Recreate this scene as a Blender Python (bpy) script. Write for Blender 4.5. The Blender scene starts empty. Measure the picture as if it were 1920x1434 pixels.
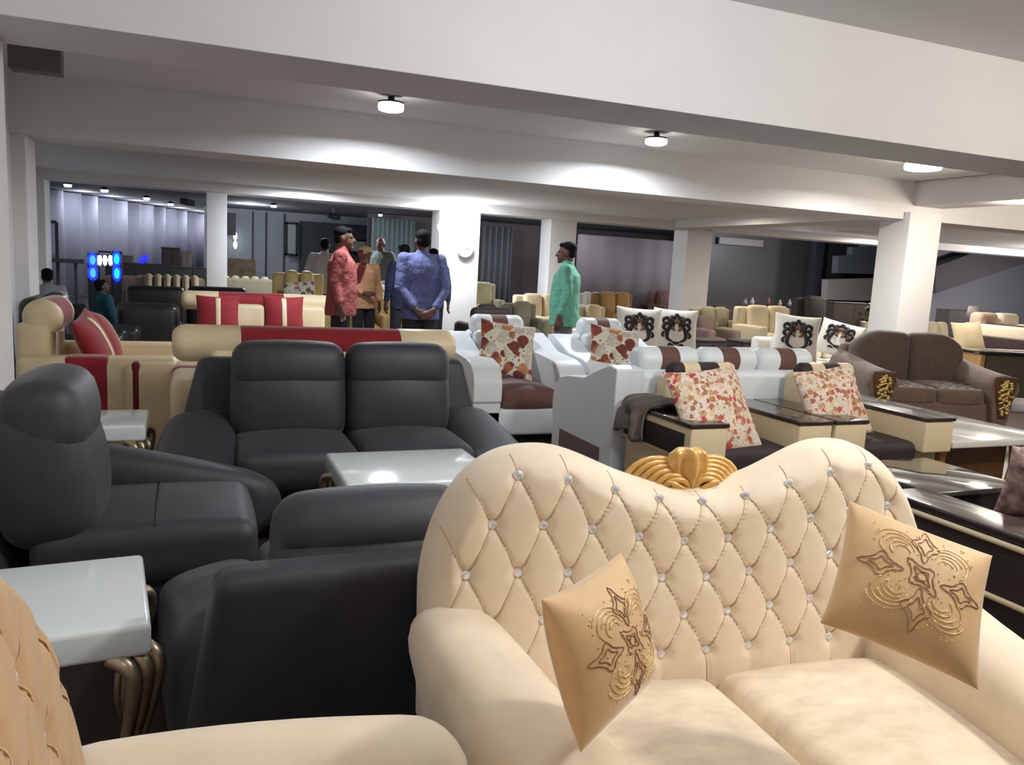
import bpy, bmesh, math, random
from math import sin, cos, pi, sqrt, radians, exp, atan2
from mathutils import Vector as V, Matrix as M
random.seed(7)
SC = bpy.context.scene
COL = SC.collection
# ---------------------------------------------------------------- camera
FPX, HC = 1500.0, 1.40
def cam_axes(yaw, pitch, roll):
    f = V((sin(yaw)*cos(pitch), cos(yaw)*cos(pitch), -sin(pitch)))
    r = V((cos(yaw), -sin(yaw), 0)); d = f.cross(r)
    return cos(roll)*r+sin(roll)*d, -sin(roll)*r+cos(roll)*d, f
CR, CD, CF = cam_axes(radians(22), radians(8.2), radians(-3.1))
CPOS = V((0, 0, HC))
cd = bpy.data.cameras.new('camera'); cam = bpy.data.objects.new('camera', cd); COL.objects.link(cam)
cd.sensor_width = 36; cd.lens = FPX/1920*36; cd.clip_start = .02; cd.clip_end = 200
mm = M((CR, -CD, -CF)).transposed().to_4x4(); mm.translation = CPOS
cam.matrix_world = mm; SC.camera = cam
def ray(x, y): return CF+CR*((x-960)/FPX)+CD*((y-717)/FPX)
def at(x, y, z):
    v = ray(x, y); return CPOS+v*((z-HC)/v.z)
def atY(x, y, Y):
    v = ray(x, y); return CPOS+v*(Y/v.y)
def span(xl, xr, y, z):
    """centre X, depth Y and width of something whose top (height z) runs from xl to xr"""
    p = at((xl+xr)/2, y, z)
    a = atY(xl, y, p.y).x; b = atY(xr, y, p.y).x
    return (a+b)/2, p.y, b-a
# ---------------------------------------------------------------- objects
def link(o, par=None):
    COL.objects.link(o)
    if par is not None: o.parent = par
    return o
def tag(o, label, cat, group=None, kind=None):
    o['label'] = label; o['category'] = cat
    if group: o['group'] = group
    if kind: o['kind'] = kind
    return o
def root(name, label, cat, loc, rz=0, group=None):
    o = link(bpy.data.objects.new(name, None)); o.empty_display_size = .1
    o.location = loc; o.rotation_euler = (0, 0, radians(rz))
    return tag(o, label, cat, group)
def struct(o): o['kind'] = 'structure'; return o
def mesh(name, vs, fs, mat, par=None, smooth=True, loc=(0,0,0), rot=(0,0,0)):
    me = bpy.data.meshes.new(name); me.from_pydata([tuple(v) for v in vs], [], fs); me.update()
    for m in (mat if isinstance(mat, (list, tuple)) else [mat]): me.materials.append(m)
    if smooth: me.shade_smooth()
    o = bpy.data.objects.new(name, me); o.location = loc
    o.rotation_euler = tuple(radians(a) for a in rot)
    return link(o, par)
def frombm(name, bm, mat, par=None, smooth=True, loc=(0,0,0), rot=(0,0,0)):
    bmesh.ops.recalc_face_normals(bm, faces=bm.faces)
    me = bpy.data.meshes.new(name); bm.to_mesh(me); bm.free()
    for m in (mat if isinstance(mat, (list, tuple)) else [mat]): me.materials.append(m)
    if smooth: me.shade_smooth()
    o = bpy.data.objects.new(name, me); o.location = loc
    o.rotation_euler = tuple(radians(a) for a in rot)
    return link(o, par)
def label(o, s): o['label'] = s; return o
def copy_tree(o, par=None):
    c = o.copy(); COL.objects.link(c); c.parent = par
    for ch in list(o.children): copy_tree(ch, c)
    return c
# rounded, optionally puffed box
def softbox_geo(size, r, puff=(0,0,0), m=4, deform=None):
    h = [s/2 for s in size]; r = min(r, min(h)*.999)
    def axis(hh):
        a = [-hh, -hh+.3*r, -hh+.65*r, -hh+r]
        k = max(1, m)
        L = 2*(hh-r)
        if L > 1e-5:
            mid = [-hh+r+L*i/k for i in range(1, k)]
        else: mid = []; 
        b = [-x for x in reversed(a)]
        if L <= 1e-5: b = b[1:]
        return a+mid+b
    ax = [axis(x) for x in h]
    idx = {}; vs = []; fs = []
    def put(p):
        key = tuple(round(c, 6) for c in p)
        if key in idx: return idx[key]
        q = [max(-(h[i]-r), min(h[i]-r, p[i])) for i in range(3)]
        d = V([p[i]-q[i] for i in range(3)]); n = d.normalized()
        w = [q[i]+n[i]*r for i in range(3)]
        for k in range(3):
            if puff[k]:
                f = 1
                for j in range(3):
                    if j != k: f *= max(0, 1-(q[j]/h[j])**2)
                w[k] += math.copysign(puff[k]*f*abs(n[k]), n[k]) if n[k] else 0
        w = V(w)
        if deform: w = deform(w)
        idx[key] = len(vs); vs.append(w); return idx[key]
    for k in range(3):
        i, j = (k+1) % 3, (k+2) % 3
        for s in (-1, 1):
            for a in range(len(ax[i])-1):
                for b in range(len(ax[j])-1):
                    q = []
                    for (da, db) in ((0,0),(1,0),(1,1),(0,1)):
                        p = [0,0,0]; p[k] = s*h[k]; p[i] = ax[i][a+da]; p[j] = ax[j][b+db]; q.append(put(p))
                    if len(set(q)) < 3: continue
                    fs.append(q if s > 0 else q[::-1])
    return vs, fs
def SB(name, size, loc, r, mat, par=None, puff=(0,0,0), rot=(0,0,0), m=4, deform=None):
    vs, fs = softbox_geo(size, r, puff, m, deform)
    return mesh(name, vs, fs, mat, par, True, loc, rot)
def BX(name, size, loc, mat, par=None, b=.004, rot=(0,0,0)):
    """plain box with a small bevel"""
    return SB(name, size, loc, b, mat, par, rot=rot, m=1)
def box(x0, x1, y0, y1, z0, z1, name, mat, par=None, b=.002):
    return SB(name, (x1-x0, y1-y0, z1-z0), ((x0+x1)/2, (y0+y1)/2, (z0+z1)/2), b, mat, par, m=1)
# profile in (y,z) extruded along x, with bevel
def PR(name, pts, x0, x1, mat, par=None, bevel=.02, seg=3, loc=(0,0,0), rot=(0,0,0), axis='x'):
    bm = bmesh.new(); n = len(pts)
    f = (lambda x, p: (x, p[0], p[1])) if axis == 'x' else (lambda x, p: (p[0], x, p[1]))
    A = [bm.verts.new(f(x0, p)) for p in pts]; B = [bm.verts.new(f(x1, p)) for p in pts]
    bm.faces.new(A); bm.faces.new(B[::-1])
    for i in range(n): bm.faces.new((A[i], B[i], B[(i+1) % n], A[(i+1) % n]))
    o = frombm(name, bm, mat, par, True, loc, rot)
    if bevel:
        md = o.modifiers.new('bevel', 'BEVEL'); md.width = bevel; md.segments = seg; md.limit_method = 'ANGLE'
        md.angle_limit = radians(40); md.harden_normals = True
    o.data.set_sharp_from_angle(angle=radians(45))
    return o
def smoothpath(pts, k=6, closed=False):
    P = [V(p) for p in pts]; out = []; n = len(P)
    rng = range(n if closed else n-1)
    for i in rng:
        if closed: a, b, c, d = P[(i-1) % n], P[i], P[(i+1) % n], P[(i+2) % n]
        else: a, b, c, d = P[max(i-1, 0)], P[i], P[i+1], P[min(i+2, n-1)]
        for s in range(k):
            t = s/k
            out.append(.5*((2*b)+(c-a)*t+(2*a-5*b+4*c-d)*t*t+(3*b-3*c+d-a)*t**3))
    if not closed: out.append(P[-1])
    return out
def tube_bm(bm, pts, rad, seg=8, closed=False, flat=1.0, mi=0):
    n = len(pts); R = rad if isinstance(rad, (list, tuple)) else [rad]*n
    rings = []; up = V((0,0,1)); prev = None
    for i in range(n):
        if closed: t = pts[(i+1) % n]-pts[i-1]
        else: t = pts[min(i+1, n-1)]-pts[max(i-1, 0)]
        if t.length < 1e-9: t = V((0,0,1))
        t.normalize()
        if prev is None:
            a = t.orthogonal().normalized()
        else:
            a = (prev-t*prev.dot(t))
            a = a.normalized() if a.length > 1e-6 else t.orthogonal().normalized()
        prev = a; b = t.cross(a)
        rings.append([bm.verts.new(pts[i]+(a*cos(2*pi*k/seg)+b*sin(2*pi*k/seg)*flat)*R[i]) for k in range(seg)])
    m = n if closed else n-1
    for i in range(m):
        A, B = rings[i], rings[(i+1) % n]
        for k in range(seg):
            f = bm.faces.new((A[k], A[(k+1) % seg], B[(k+1) % seg], B[k])); f.material_index = mi; f.smooth = True
    if not closed:
        bm.faces.new(rings[0][::-1]).material_index = mi; bm.faces.new(rings[-1]).material_index = mi
def TB(name, pts, rad, mat, par=None, k=6, seg=8, closed=False, loc=(0,0,0), rot=(0,0,0)):
    P = smoothpath(pts, k, closed) if k > 1 else [V(p) for p in pts]
    if isinstance(rad, (list, tuple)) and k > 1:
        m = len(rad); R = []
        for i in range(len(P)):
            t = i/(len(P)-1)*(m-1); a = int(min(t, m-2)); R.append(rad[a]+(rad[a+1]-rad[a])*(t-a))
        rad = R
    bm = bmesh.new(); tube_bm(bm, P, rad, seg, closed)
    return frombm(name, bm, mat, par, True, loc, rot)
def lathe_bm(bm, prof, seg=24, axis='z', off=(0,0,0), mis=None):
    rings = []
    for (r, z) in prof:
        ring = []
        for k in range(seg):
            a = 2*pi*k/seg
            p = (r*cos(a), r*sin(a), z) if axis == 'z' else (z, r*cos(a), r*sin(a)) if axis == 'x' else (r*sin(a), z, r*cos(a))
            ring.append(bm.verts.new((p[0]+off[0], p[1]+off[1], p[2]+off[2])))
        rings.append(ring)
    for i in range(len(rings)-1):
        for k in range(seg):
            f = bm.faces.new((rings[i][k], rings[i][(k+1) % seg], rings[i+1][(k+1) % seg], rings[i+1][k])); f.smooth = True
            if mis: f.material_index = mis[i]
    f = bm.faces.new(rings[0][::-1]); f.material_index = mis[0] if mis else 0
    f = bm.faces.new(rings[-1]); f.material_index = mis[-1] if mis else 0
def LT(name, prof, mat, par=None, loc=(0,0,0), rot=(0,0,0), seg=24, axis='z'):
    bm = bmesh.new(); lathe_bm(bm, prof, seg, axis); return frombm(name, bm, mat, par, True, loc, rot)
def bolster(name, L, R, bands, loc, par=None, rot=(0,0,0), rf=.6, sq=1.0):
    """roll along x; bands = [(fraction_end, material), ...] from -x to +x"""
    mats = []; e = R*rf; prof = []; mis = []
    ends = [(-L/2+e*(1-cos(t*pi/2/5)), R*(1-rf)+R*rf*sin(t*pi/2/5)) for t in range(0, 6)]
    xs = [p for p in ends]
    cuts = [-L/2+L*b[0] for b in bands[:-1]]
    mid = []
    for c in cuts: mid += [(c-.001, R), (c+.001, R*.985), ]
    full = xs+[p for p in mid if ends[-1][0] < p[0] < -ends[-1][0]]+[(-p[0], p[1]) for p in reversed(ends)]
    full.sort(key=lambda p: p[0])
    for b in bands:
        if b[1] not in mats: mats.append(b[1])
    for i in range(len(full)-1):
        xm = (full[i][0]+full[i+1][0])/2; fr = (xm+L/2)/L; k = 0
        while k < len(bands)-1 and fr > bands[k][0]: k += 1
        mis.append(mats.index(bands[k][1]))
    bm = bmesh.new(); lathe_bm(bm, [(max(r, .002), x) for x, r in full], 28, 'x', mis=mis)
    if sq != 1.0:
        for v in bm.verts: v.co.z *= sq
    return frombm(name, bm, mats, par, True, loc, rot)
# square scatter cushion: local x,y = face, z = thickness
def pil_pt(u, v, w, h, T, s=1, pinch=.07):
    x = u*w/2*(1-pinch*(1-v*v)); y = v*h/2*(1-pinch*(1-u*u))
    e = max(0, (1-abs(u)**2.6)*(1-abs(v)**2.6))
    return V((x, y, s*(T/2*e**.55)))
def pillow_geo(w, h, T, n=18, pinch=.07, sag=0):
    vs = []; fs = []; id_ = {}
    def put(i, j, s):
        u = -cos(pi*i/n) if True else 0; v = -cos(pi*j/n)
        edge = i in (0, n) or j in (0, n)
        key = (i, j, 0 if edge else s)
        if key not in id_:
            id_[key] = len(vs); p = pil_pt(u, v, w, h, T, s, pinch)
            vs.append(p)
        return id_[key]
    for s in (1, -1):
        for i in range(n):
            for j in range(n):
                q = [put(i,j,s), put(i+1,j,s), put(i+1,j+1,s), put(i,j+1,s)]
                fs.append(q if s > 0 else q[::-1])
    return vs, fs
def frame_mat(o, x, y, origin):
    """4x4 from an x direction, an approximate y direction and an origin"""
    x = V(x).normalized(); y = V(y); y = (y-x*y.dot(x)).normalized(); z = x.cross(y)
    m = M((x, y, z)).transposed().to_4x4(); m.translation = V(origin); return m
def cushion(lab, w, h, T, mat, mw, cat='cushion', group=None, name='cushion', n=14):
    vs, fs = pillow_geo(w, h, T, n)
    o = mesh(name, vs, fs, mat); o.matrix_world = mw
    return tag(o, lab, cat, group)
def lean_mat(loc, rz=0, tilt=20, roll=0):
    """cushion standing on its edge at loc (its centre), face to local -y, leaning back by tilt"""
    return M.Translation(V(loc)) @ M.Rotation(radians(rz), 4, 'Z') @ M.Rotation(radians(90-tilt), 4, 'X') @ M.Rotation(radians(roll), 4, 'Z')
# ---------------------------------------------------------------- materials
def lin(c):
    return tuple((x/255/12.92 if x/255 <= .04045 else ((x/255+.055)/1.055)**2.4) for x in c)
def nt(name):
    m = bpy.data.materials.new(name); m.use_nodes = True
    t = m.node_tree; b = t.nodes['Principled BSDF']; return m, t, b
def node(t, ty, **kw):
    n = t.nodes.new(ty)
    for k, v in kw.items():
        if k in n.inputs: n.inputs[k].default_value = v
        else: setattr(n, k, v)
    return n
def coords(t, scale=1):
    tc = t.nodes.new('ShaderNodeTexCoord'); mp = t.nodes.new('ShaderNodeMapping')
    mp.inputs['Scale'].default_value = (scale,)*3 if not isinstance(scale, tuple) else scale
    t.links.new(tc.outputs['Object'], mp.inputs['Vector']); return mp.outputs['Vector']
def bump(t, b, src, strength, dist=.01):
    n = node(t, 'ShaderNodeBump', Strength=strength, Distance=dist)
    t.links.new(src, n.inputs['Height']); t.links.new(n.outputs['Normal'], b.inputs['Normal'])
def mat(name, c, rough=.6, metal=0, sheen=0, var=.0, vs=6, bs=0, bscale=200, bdist=.002, coat=0, spec=.5, tint=None, stretch=None):
    """c in sRGB 0-255"""
    m, t, b = nt(name); col = lin(c)
    b.inputs['Base Color'].default_value = (*col, 1); b.inputs['Roughness'].default_value = rough
    b.inputs['Metallic'].default_value = metal; b.inputs['Sheen Weight'].default_value = sheen
    b.inputs['Coat Weight'].default_value = coat; b.inputs['Specular IOR Level'].default_value = spec
    if sheen: b.inputs['Sheen Roughness'].default_value = .4
    v = coords(t)
    if var:
        sc = coords(t, stretch) if stretch else v
        nz = node(t, 'ShaderNodeTexNoise', Scale=vs, Detail=5.0, Roughness=.6); t.links.new(sc, nz.inputs['Vector'])
        rp = t.nodes.new('ShaderNodeValToRGB'); e = rp.color_ramp.elements
        e[0].position = .3; e[1].position = .7
        e[0].color = (*[x*(1-var) for x in col], 1); e[1].color = (*[min(1, x*(1+var)) for x in (lin(tint) if tint else col)], 1)
        t.links.new(nz.outputs['Fac'], rp.inputs['Fac']); t.links.new(rp.outputs['Color'], b.inputs['Base Color'])
    if bs:
        n2 = node(t, 'ShaderNodeTexNoise', Scale=bscale, Detail=3.0); t.links.new(v, n2.inputs['Vector'])
        bump(t, b, n2.outputs['Fac'], bs, bdist)
    return m
def emit(name, c, s):
    m, t, b = nt(name); b.inputs['Base Color'].default_value = (*lin(c), 1)
    b.inputs['Emission Color'].default_value = (*lin(c), 1); b.inputs['Emission Strength'].default_value = s
    return m
def floral(name, base, cols, scale, fill=.42, dist=.35, leaf=(120,110,60)):
    m, t, b = nt(name); b.inputs['Roughness'].default_value = .7; b.inputs['Sheen Weight'].default_value = .2
    v = coords(t)
    nz = node(t, 'ShaderNodeTexNoise', Scale=scale*1.1, Detail=3.0); t.links.new(v, nz.inputs['Vector'])
    mx = node(t, 'ShaderNodeMix', data_type='VECTOR'); mx.inputs[0].default_value = .05*dist*2
    t.links.new(v, mx.inputs[4]); t.links.new(nz.outputs['Color'], mx.inputs[5])
    vo = node(t, 'ShaderNodeTexVoronoi', Scale=scale); t.links.new(mx.outputs[1], vo.inputs['Vector'])
    rp = t.nodes.new('ShaderNodeValToRGB'); rp.color_ramp.interpolation = 'CONSTANT'
    e = rp.color_ramp.elements
    while len(e) < len(cols): e.new(.5)
    for i, c in enumerate(cols): e[i].position = i/len(cols); e[i].color = (*lin(c), 1)
    sp = t.nodes.new('ShaderNodeSeparateColor'); t.links.new(vo.outputs['Color'], sp.inputs[0]); t.links.new(sp.outputs[0], rp.inputs['Fac'])
    # petal shading inside a flower
    v2 = node(t, 'ShaderNodeTexVoronoi', Scale=scale*4); t.links.new(mx.outputs[1], v2.inputs['Vector'])
    mul = node(t, 'ShaderNodeMix', data_type='RGBA', blend_type='MULTIPLY'); mul.inputs[0].default_value = .55
    r2 = t.nodes.new('ShaderNodeValToRGB'); r2.color_ramp.elements[0].position = .1; r2.color_ramp.elements[1].position = .6
    r2.color_ramp.elements[0].color = (1,1,1,1); r2.color_ramp.elements[1].color = (.45,.38,.32,1)
    t.links.new(v2.outputs['Distance'], r2.inputs['Fac'])
    t.links.new(rp.outputs['Color'], mul.inputs[6]); t.links.new(r2.outputs['Color'], mul.inputs[7])
    # leaves
    v3 = node(t, 'ShaderNodeTexVoronoi', Scale=scale*2.3); t.links.new(mx.outputs[1], v3.inputs['Vector'])
    r3 = t.nodes.new('ShaderNodeValToRGB'); r3.color_ramp.elements[0].position = .22; r3.color_ramp.elements[1].position = .3
    r3.color_ramp.elements[0].color = (*lin(leaf), 1); r3.color_ramp.elements[1].color = (*lin(base), 1)
    t.links.new(v3.outputs['Distance'], r3.inputs['Fac'])
    msk = t.nodes.new('ShaderNodeValToRGB'); msk.color_ramp.elements[0].position = fill; msk.color_ramp.elements[1].position = fill+.06
    msk.color_ramp.elements[0].color = (1,1,1,1); msk.color_ramp.elements[1].color = (0,0,0,1)
    t.links.new(vo.outputs['Distance'], msk.inputs['Fac'])
    fin = node(t, 'ShaderNodeMix', data_type='RGBA'); t.links.new(msk.outputs['Color'], fin.inputs[0])
    t.links.new(r3.outputs['Color'], fin.inputs[6]); t.links.new(mul.outputs[2], fin.inputs[7])
    t.links.new(fin.outputs[2], b.inputs['Base Color']); return m
Mt = {}
Mt['velvet'] = mat('cream_velvet', (233,214,187), .75, sheen=.5, var=.06, vs=5, bs=.12, bscale=350, tint=(238,222,198))
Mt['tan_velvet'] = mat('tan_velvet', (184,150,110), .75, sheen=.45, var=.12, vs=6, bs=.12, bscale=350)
Mt['velvet_seat'] = mat('brushed_cream_velvet', (228,210,184), .75, sheen=.5, var=.17, vs=9, bs=.15, bscale=350, stretch=(1,1.8,1))
Mt['cush_velvet'] = mat('satin_beige_velvet', (214,176,126), .55, sheen=.5, var=.12, vs=7, bs=.1, bscale=300)
Mt['thread'] = mat('brown_thread', (146,104,74), .7)
Mt['gold_thread'] = mat('gold_sequin', (250,222,160), .25, metal=.35)
Mt['seam'] = mat('seam_tan', (206,174,134), .8)
Mt['crystal'] = mat('crystal', (240,240,248), .1, metal=.4, coat=1)
Mt['gold_wood'] = mat('gilded_wood', (216,168,92), .38, metal=.15, var=.12, vs=30, coat=.4)
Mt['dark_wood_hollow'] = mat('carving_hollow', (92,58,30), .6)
Mt['black_leather'] = mat('charcoal_suede_leather', (48,48,55), .55, sheen=.1, var=.12, vs=8, bs=.25, bscale=130)
Mt['black_gloss'] = mat('black_leather', (36,35,38), .33, bs=.2, bscale=60, var=.1)
Mt['white_gloss'] = mat('white_lacquer', (228,236,238), .12, coat=.5)
Mt['pewter'] = mat('antique_silver', (176,160,134), .35, metal=.85, var=.2, vs=25)
Mt['cream_leather'] = mat('cream_leather', (226,206,168), .45, bs=.15, bscale=120, var=.04)
Mt['red_velvet'] = mat('crimson_velvet', (142,22,34), .75, sheen=.35, var=.12, bs=.1, bscale=250)
Mt['red_dark'] = mat('dark_red_velvet', (112,18,28), .8, sheen=.25, var=.12)
Mt['white_leather'] = mat('white_leather', (226,232,236), .4, bs=.12, bscale=120)
Mt['brown_suede'] = mat('brown_suede', (104,72,64), .8, sheen=.2, var=.15)
Mt['dark_brown'] = mat('espresso_board', (52,42,42), .22, coat=.5)
Mt['espresso'] = mat('espresso_fabric', (46,34,34), .7, var=.1)
Mt['taupe'] = mat('taupe_chenille', (122,100,86), .85, sheen=.5, var=.14, vs=14, bs=.3, bscale=160)
Mt['taupe_dark'] = mat('dark_taupe_chenille', (96,80,70), .85, sheen=.4, var=.14, vs=14, bs=.3, bscale=160)
Mt['gold_carved'] = mat('gold_leaf', (232,204,132), .35, metal=.55, var=.25, vs=40)
Mt['marble'] = mat('white_marble', (226,224,218), .12, var=.05, vs=4, coat=.6)
Mt['black_glass'] = mat('black_glass', (24,26,28), .06, coat=1)
Mt['floor'] = mat('dark_floor', (74,62,56), .35, var=.2, vs=3)
Mt['wall'] = mat('white_wall', (228,226,226), .85, var=.02, vs=2)
Mt['ceil'] = mat('white_ceiling', (226,225,224), .9)
Mt['beige'] = mat('beige_fabric', (204,188,156), .8, sheen=.2, var=.08)
Mt['sand'] = mat('sand_fabric', (190,172,138), .8, sheen=.2, var=.1)
Mt['yellow_tan'] = mat('golden_tan_leather', (206,180,116), .5, var=.1)
Mt['olive'] = mat('olive_grey_fabric', (132,124,104), .85, var=.12)
Mt['oatmeal'] = mat('oatmeal_fabric', (206,200,188), .85, var=.08)
Mt['ivory'] = mat('ivory_linen', (222,216,204), .85, var=.05, bs=.1)
Mt['motif'] = mat('black_print', (44,36,40), .8)
Mt['motif_brown'] = mat('brown_print', (134,92,60), .8)
Mt['lamp'] = emit('lamp_glow', (255,252,244), 14)
Mt['black'] = mat('black_plastic', (28,28,32), .5)
Mt['grey_cloth'] = mat('grey_wool', (112,102,94), .9, var=.2, vs=20, bs=.4, bscale=200)
Mt['skin'] = mat('brown_skin', (92,61,48), .6)
Mt['hair'] = mat('black_hair', (17,15,17), .8, spec=.15)
Mt['floral_big'] = floral('blossom_print', (226,206,178), [(236,218,200),(214,170,128),(242,232,220),(182,112,84),(228,200,168),(246,236,226),(200,150,112),(206,60,84),(232,212,186),(240,226,210),(170,124,92)], 36, .62, leaf=(134,96,64))
Mt['floral_rust'] = floral('rust_flower_print', (226,222,206), [(160,72,50),(228,224,210),(192,112,66),(226,222,208),(132,54,46),(232,226,212),(206,150,96)], 12, .6, leaf=(140,104,72))
Mt['floral_far'] = floral('grey_flower_print', (220,216,204), [(140,110,96),(228,226,218),(120,122,116),(200,130,100)], 12, .4)
# ================================================================ furniture builders (local: faces -y, origin on the floor)
def lerp(a, b, t): return a+(b-a)*t
def black_seat(lab, n, W, loc, rz, arms=(1,1), group=None, hs=.80, name='leather_sofa', cat='sofa', stitched=False, hh=.93, aw=.34, al=0):
    L = Mt['black_leather']; r = root(name, lab, cat, loc, rz, group)
    il = -W/2+(aw if arms[0] else .0); ir = W/2-(aw if arms[1] else .0); ws = (ir-il)/n
    SB('base', (W-.12, .76, .2), (0, .02, .19), .05, L, r)
    def shell(p):
        t = (p.z+.33)/.66; k = lerp(1, .82, t); return V((p.x*k, p.y+t*.1, p.z))
    SB('back_shell', (W-.02, .14, hs-.12), (0, .33, .12+(hs-.12)/2), .05, L, r, m=6, deform=shell)
    for i in range(n):
        cx = il+ws*(i+.5)
        SB('seat_cushion', (ws-.012, .66, .2), (cx, -.1, .36), .06, L, r, puff=(0,.01,.035), m=6)
        if stitched:
            bm = bmesh.new()
            for a in (-.12, .1): tube_bm(bm, [V((cx-ws/2+.03+ws*.94*k/10, a, .463+.032*(1-(k/5-1)**2))) for k in range(11)], .004, 5)
            frombm('seam', bm, Mt['espresso'], r)
        SB('back_cushion', (ws-.01, .24, hh-.49), (cx, .2, .40+(hh-.49)/2), .09, L, r, puff=(.01,.05,.02), rot=(-9,0,0), m=6)
        SB('headrest', (ws-.02, .2, .26), (cx, .19, hh-.13), .09, L, r, puff=(.01,.035,.015), rot=(-6,0,0), m=6)
    for s, on in ((-1, arms[0]), (1, arms[1])):
        if not on: continue
        def df(p, s=s):
            t = (p.y+.42)/.84                     # 0 front .. 1 back
            top = (p.z+.2)/.4
            out = max(0, min(1, (s*p.x/aw)+.5))
            z = p.z+top*(lerp(-.10, .07, t))-top*out*lerp(.07, .02, t)
            x = p.x+s*(1-t)*.05*out-s*top*.02*t
            return V((x, p.y-(.05*sin(pi*top)*(1-t)), z))
        SB('armrest', (aw+.01, .86, .4), (s*(W/2-aw/2), -.07, .29+al), .1, L, r, puff=(.02,.02,.025), m=7, deform=df)
    for x in (-W/2+.12, W/2-.12):
        for y in (-.3, .34): BX('leg', (.06,.06,.1), (x, y, .05), Mt['black'], r)
    return r
def s_table(lab, w, d, h, loc, rz=0, group=None, cat='table', name='white_table', th=.085):
    r = root(name, lab, cat, loc, rz, group)
    SB('tabletop', (w, d, th), (0, 0, h-th/2), .016, Mt['white_gloss'], r, m=2)
    leg = None
    for sx in (-1, 1):
        for sy in (-1, 1):
            if leg is None:
                bm = bmesh.new()
                for k in (-1, 0, 1):
                    a = k*.045
                    def q(o, z): 
                        dd = V((1, 1, 0))/sqrt(2); tt = V((1, -1, 0))/sqrt(2)
                        return dd*o+tt*a*lerp(.42, 1, max(0, z/(h-th)))+V((0,0,z))
                    hh = h-th
                    P = smoothpath([q(.005, hh*.99), q(.05, hh*.96), q(.066, hh*.85), q(.045, hh*.6), q(.012, hh*.33), q(.006, hh*.15), q(.02, .0)], 5)
                    n = len(P); tube_bm(bm, P, [lerp(.023, .012, min(1, i/(n-1)*1.5)) for i in range(n)], 8)
                leg = frombm('leg', bm, Mt['pewter'], r); o = leg
            else:
                o = leg.copy(); COL.objects.link(o); o.parent = r
            o.location = (sx*(w/2-.06), sy*(d/2-.06), 0)
            o.rotation_euler = (0, 0, atan2(sy, sx)-pi/4)
            label(o, 'ribbed antique silver curved leg')
    return r
def roll_seat(lab, n, W, loc, rz, main, accent, group=None, arm='block', H=.95, D=.98, single=None, armh=.6, seat=None, name='roll_back_sofa', cat='sofa', inset=False, rolls=True, frac=(.36,.66), armw=.22, R=.1, sq=.95, bw=.16, by=-.12, backs=True):
    r = root(name, lab, cat, loc, rz, group); y1 = D/2
    SB('base', (W-.04, D-.1, .22), (0, 0, .17), .03, main, r)
    il = -W/2+armw; ws = (W-2*armw)/n
    SB('back_panel', (W-2*armw+.02, .2, H-.2), (0, y1-.12, (H-.16)/2+.03), .05, main, r, m=5)
    for i in range(n):
        cx = il+ws*(i+.5)
        SB('seat_cushion', (ws-.01, D-.3, .17), (cx, -.1, .35), .05, seat or accent, r, puff=(0,.01,.03), m=5)
        if backs: SB('back_cushion', (ws-.01, .16, H-.55), (cx, y1-.3, .42+(H-.55)/2), .06, main, r, puff=(0,.03,0), rot=(-7,0,0), m=5)
    if single:
        bolster('bolster', W-.02, R*1.12, [(frac[0], main), (frac[1], accent), (1, main)], (0, y1-.17, H-R*1.1), r, sq=sq)
    elif rolls:
        for i in range(n):
            bolster('bolster', ws-.015, R, [(frac[0], main), (frac[1], accent), (1, main)], (il+ws*(i+.5), y1-.17, H-R), r, sq=sq)
    for s in (-1, 1):
        x0 = s*(W/2-armw/2)
        if arm == 'block':
            a = SB('armrest', (armw, D-.06, armh-.06), (x0, -.02, armh/2+.03), .05, main, r, m=5)
            o = SB('stripe', (armw+.006, bw, armh-.055), (0, by, .003), .05, accent, a, m=3); label(o, 'dark red velvet band')
        else:
            yb, yf = y1-.02, -y1+.03
            pts = [(yb, .06), (yb, .8), (yb-.1, .815), (yb-.26, .76), (yb-.45, .685), (yf+.22, .66), (yf+.1, .63), (yf+.03, .57), (yf, .48), (yf, .34), (yf+.02, .33), (yf+.02, .06)]
            a = PR('armrest', pts, x0-armw/2, x0+armw/2, main, r, bevel=.025)
            if inset:
                for ss in ((s,)):
                    o = PR('inset_panel', [(y1-.18, .1), (y1-.18, .26), (yf+.16, .26), (yf+.16, .1)], x0+ss*(armw/2-.01), x0+ss*(armw/2+.006), accent, a, bevel=.003)
                    label(o, 'brown inset panel low on the arm')
    for x in (-W/2+.1, W/2-.1):
        for y in (-y1+.1, y1-.1): BX('leg', (.05,.05,.06), (x, y, .03), Mt['black'], r)
    return r
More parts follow.
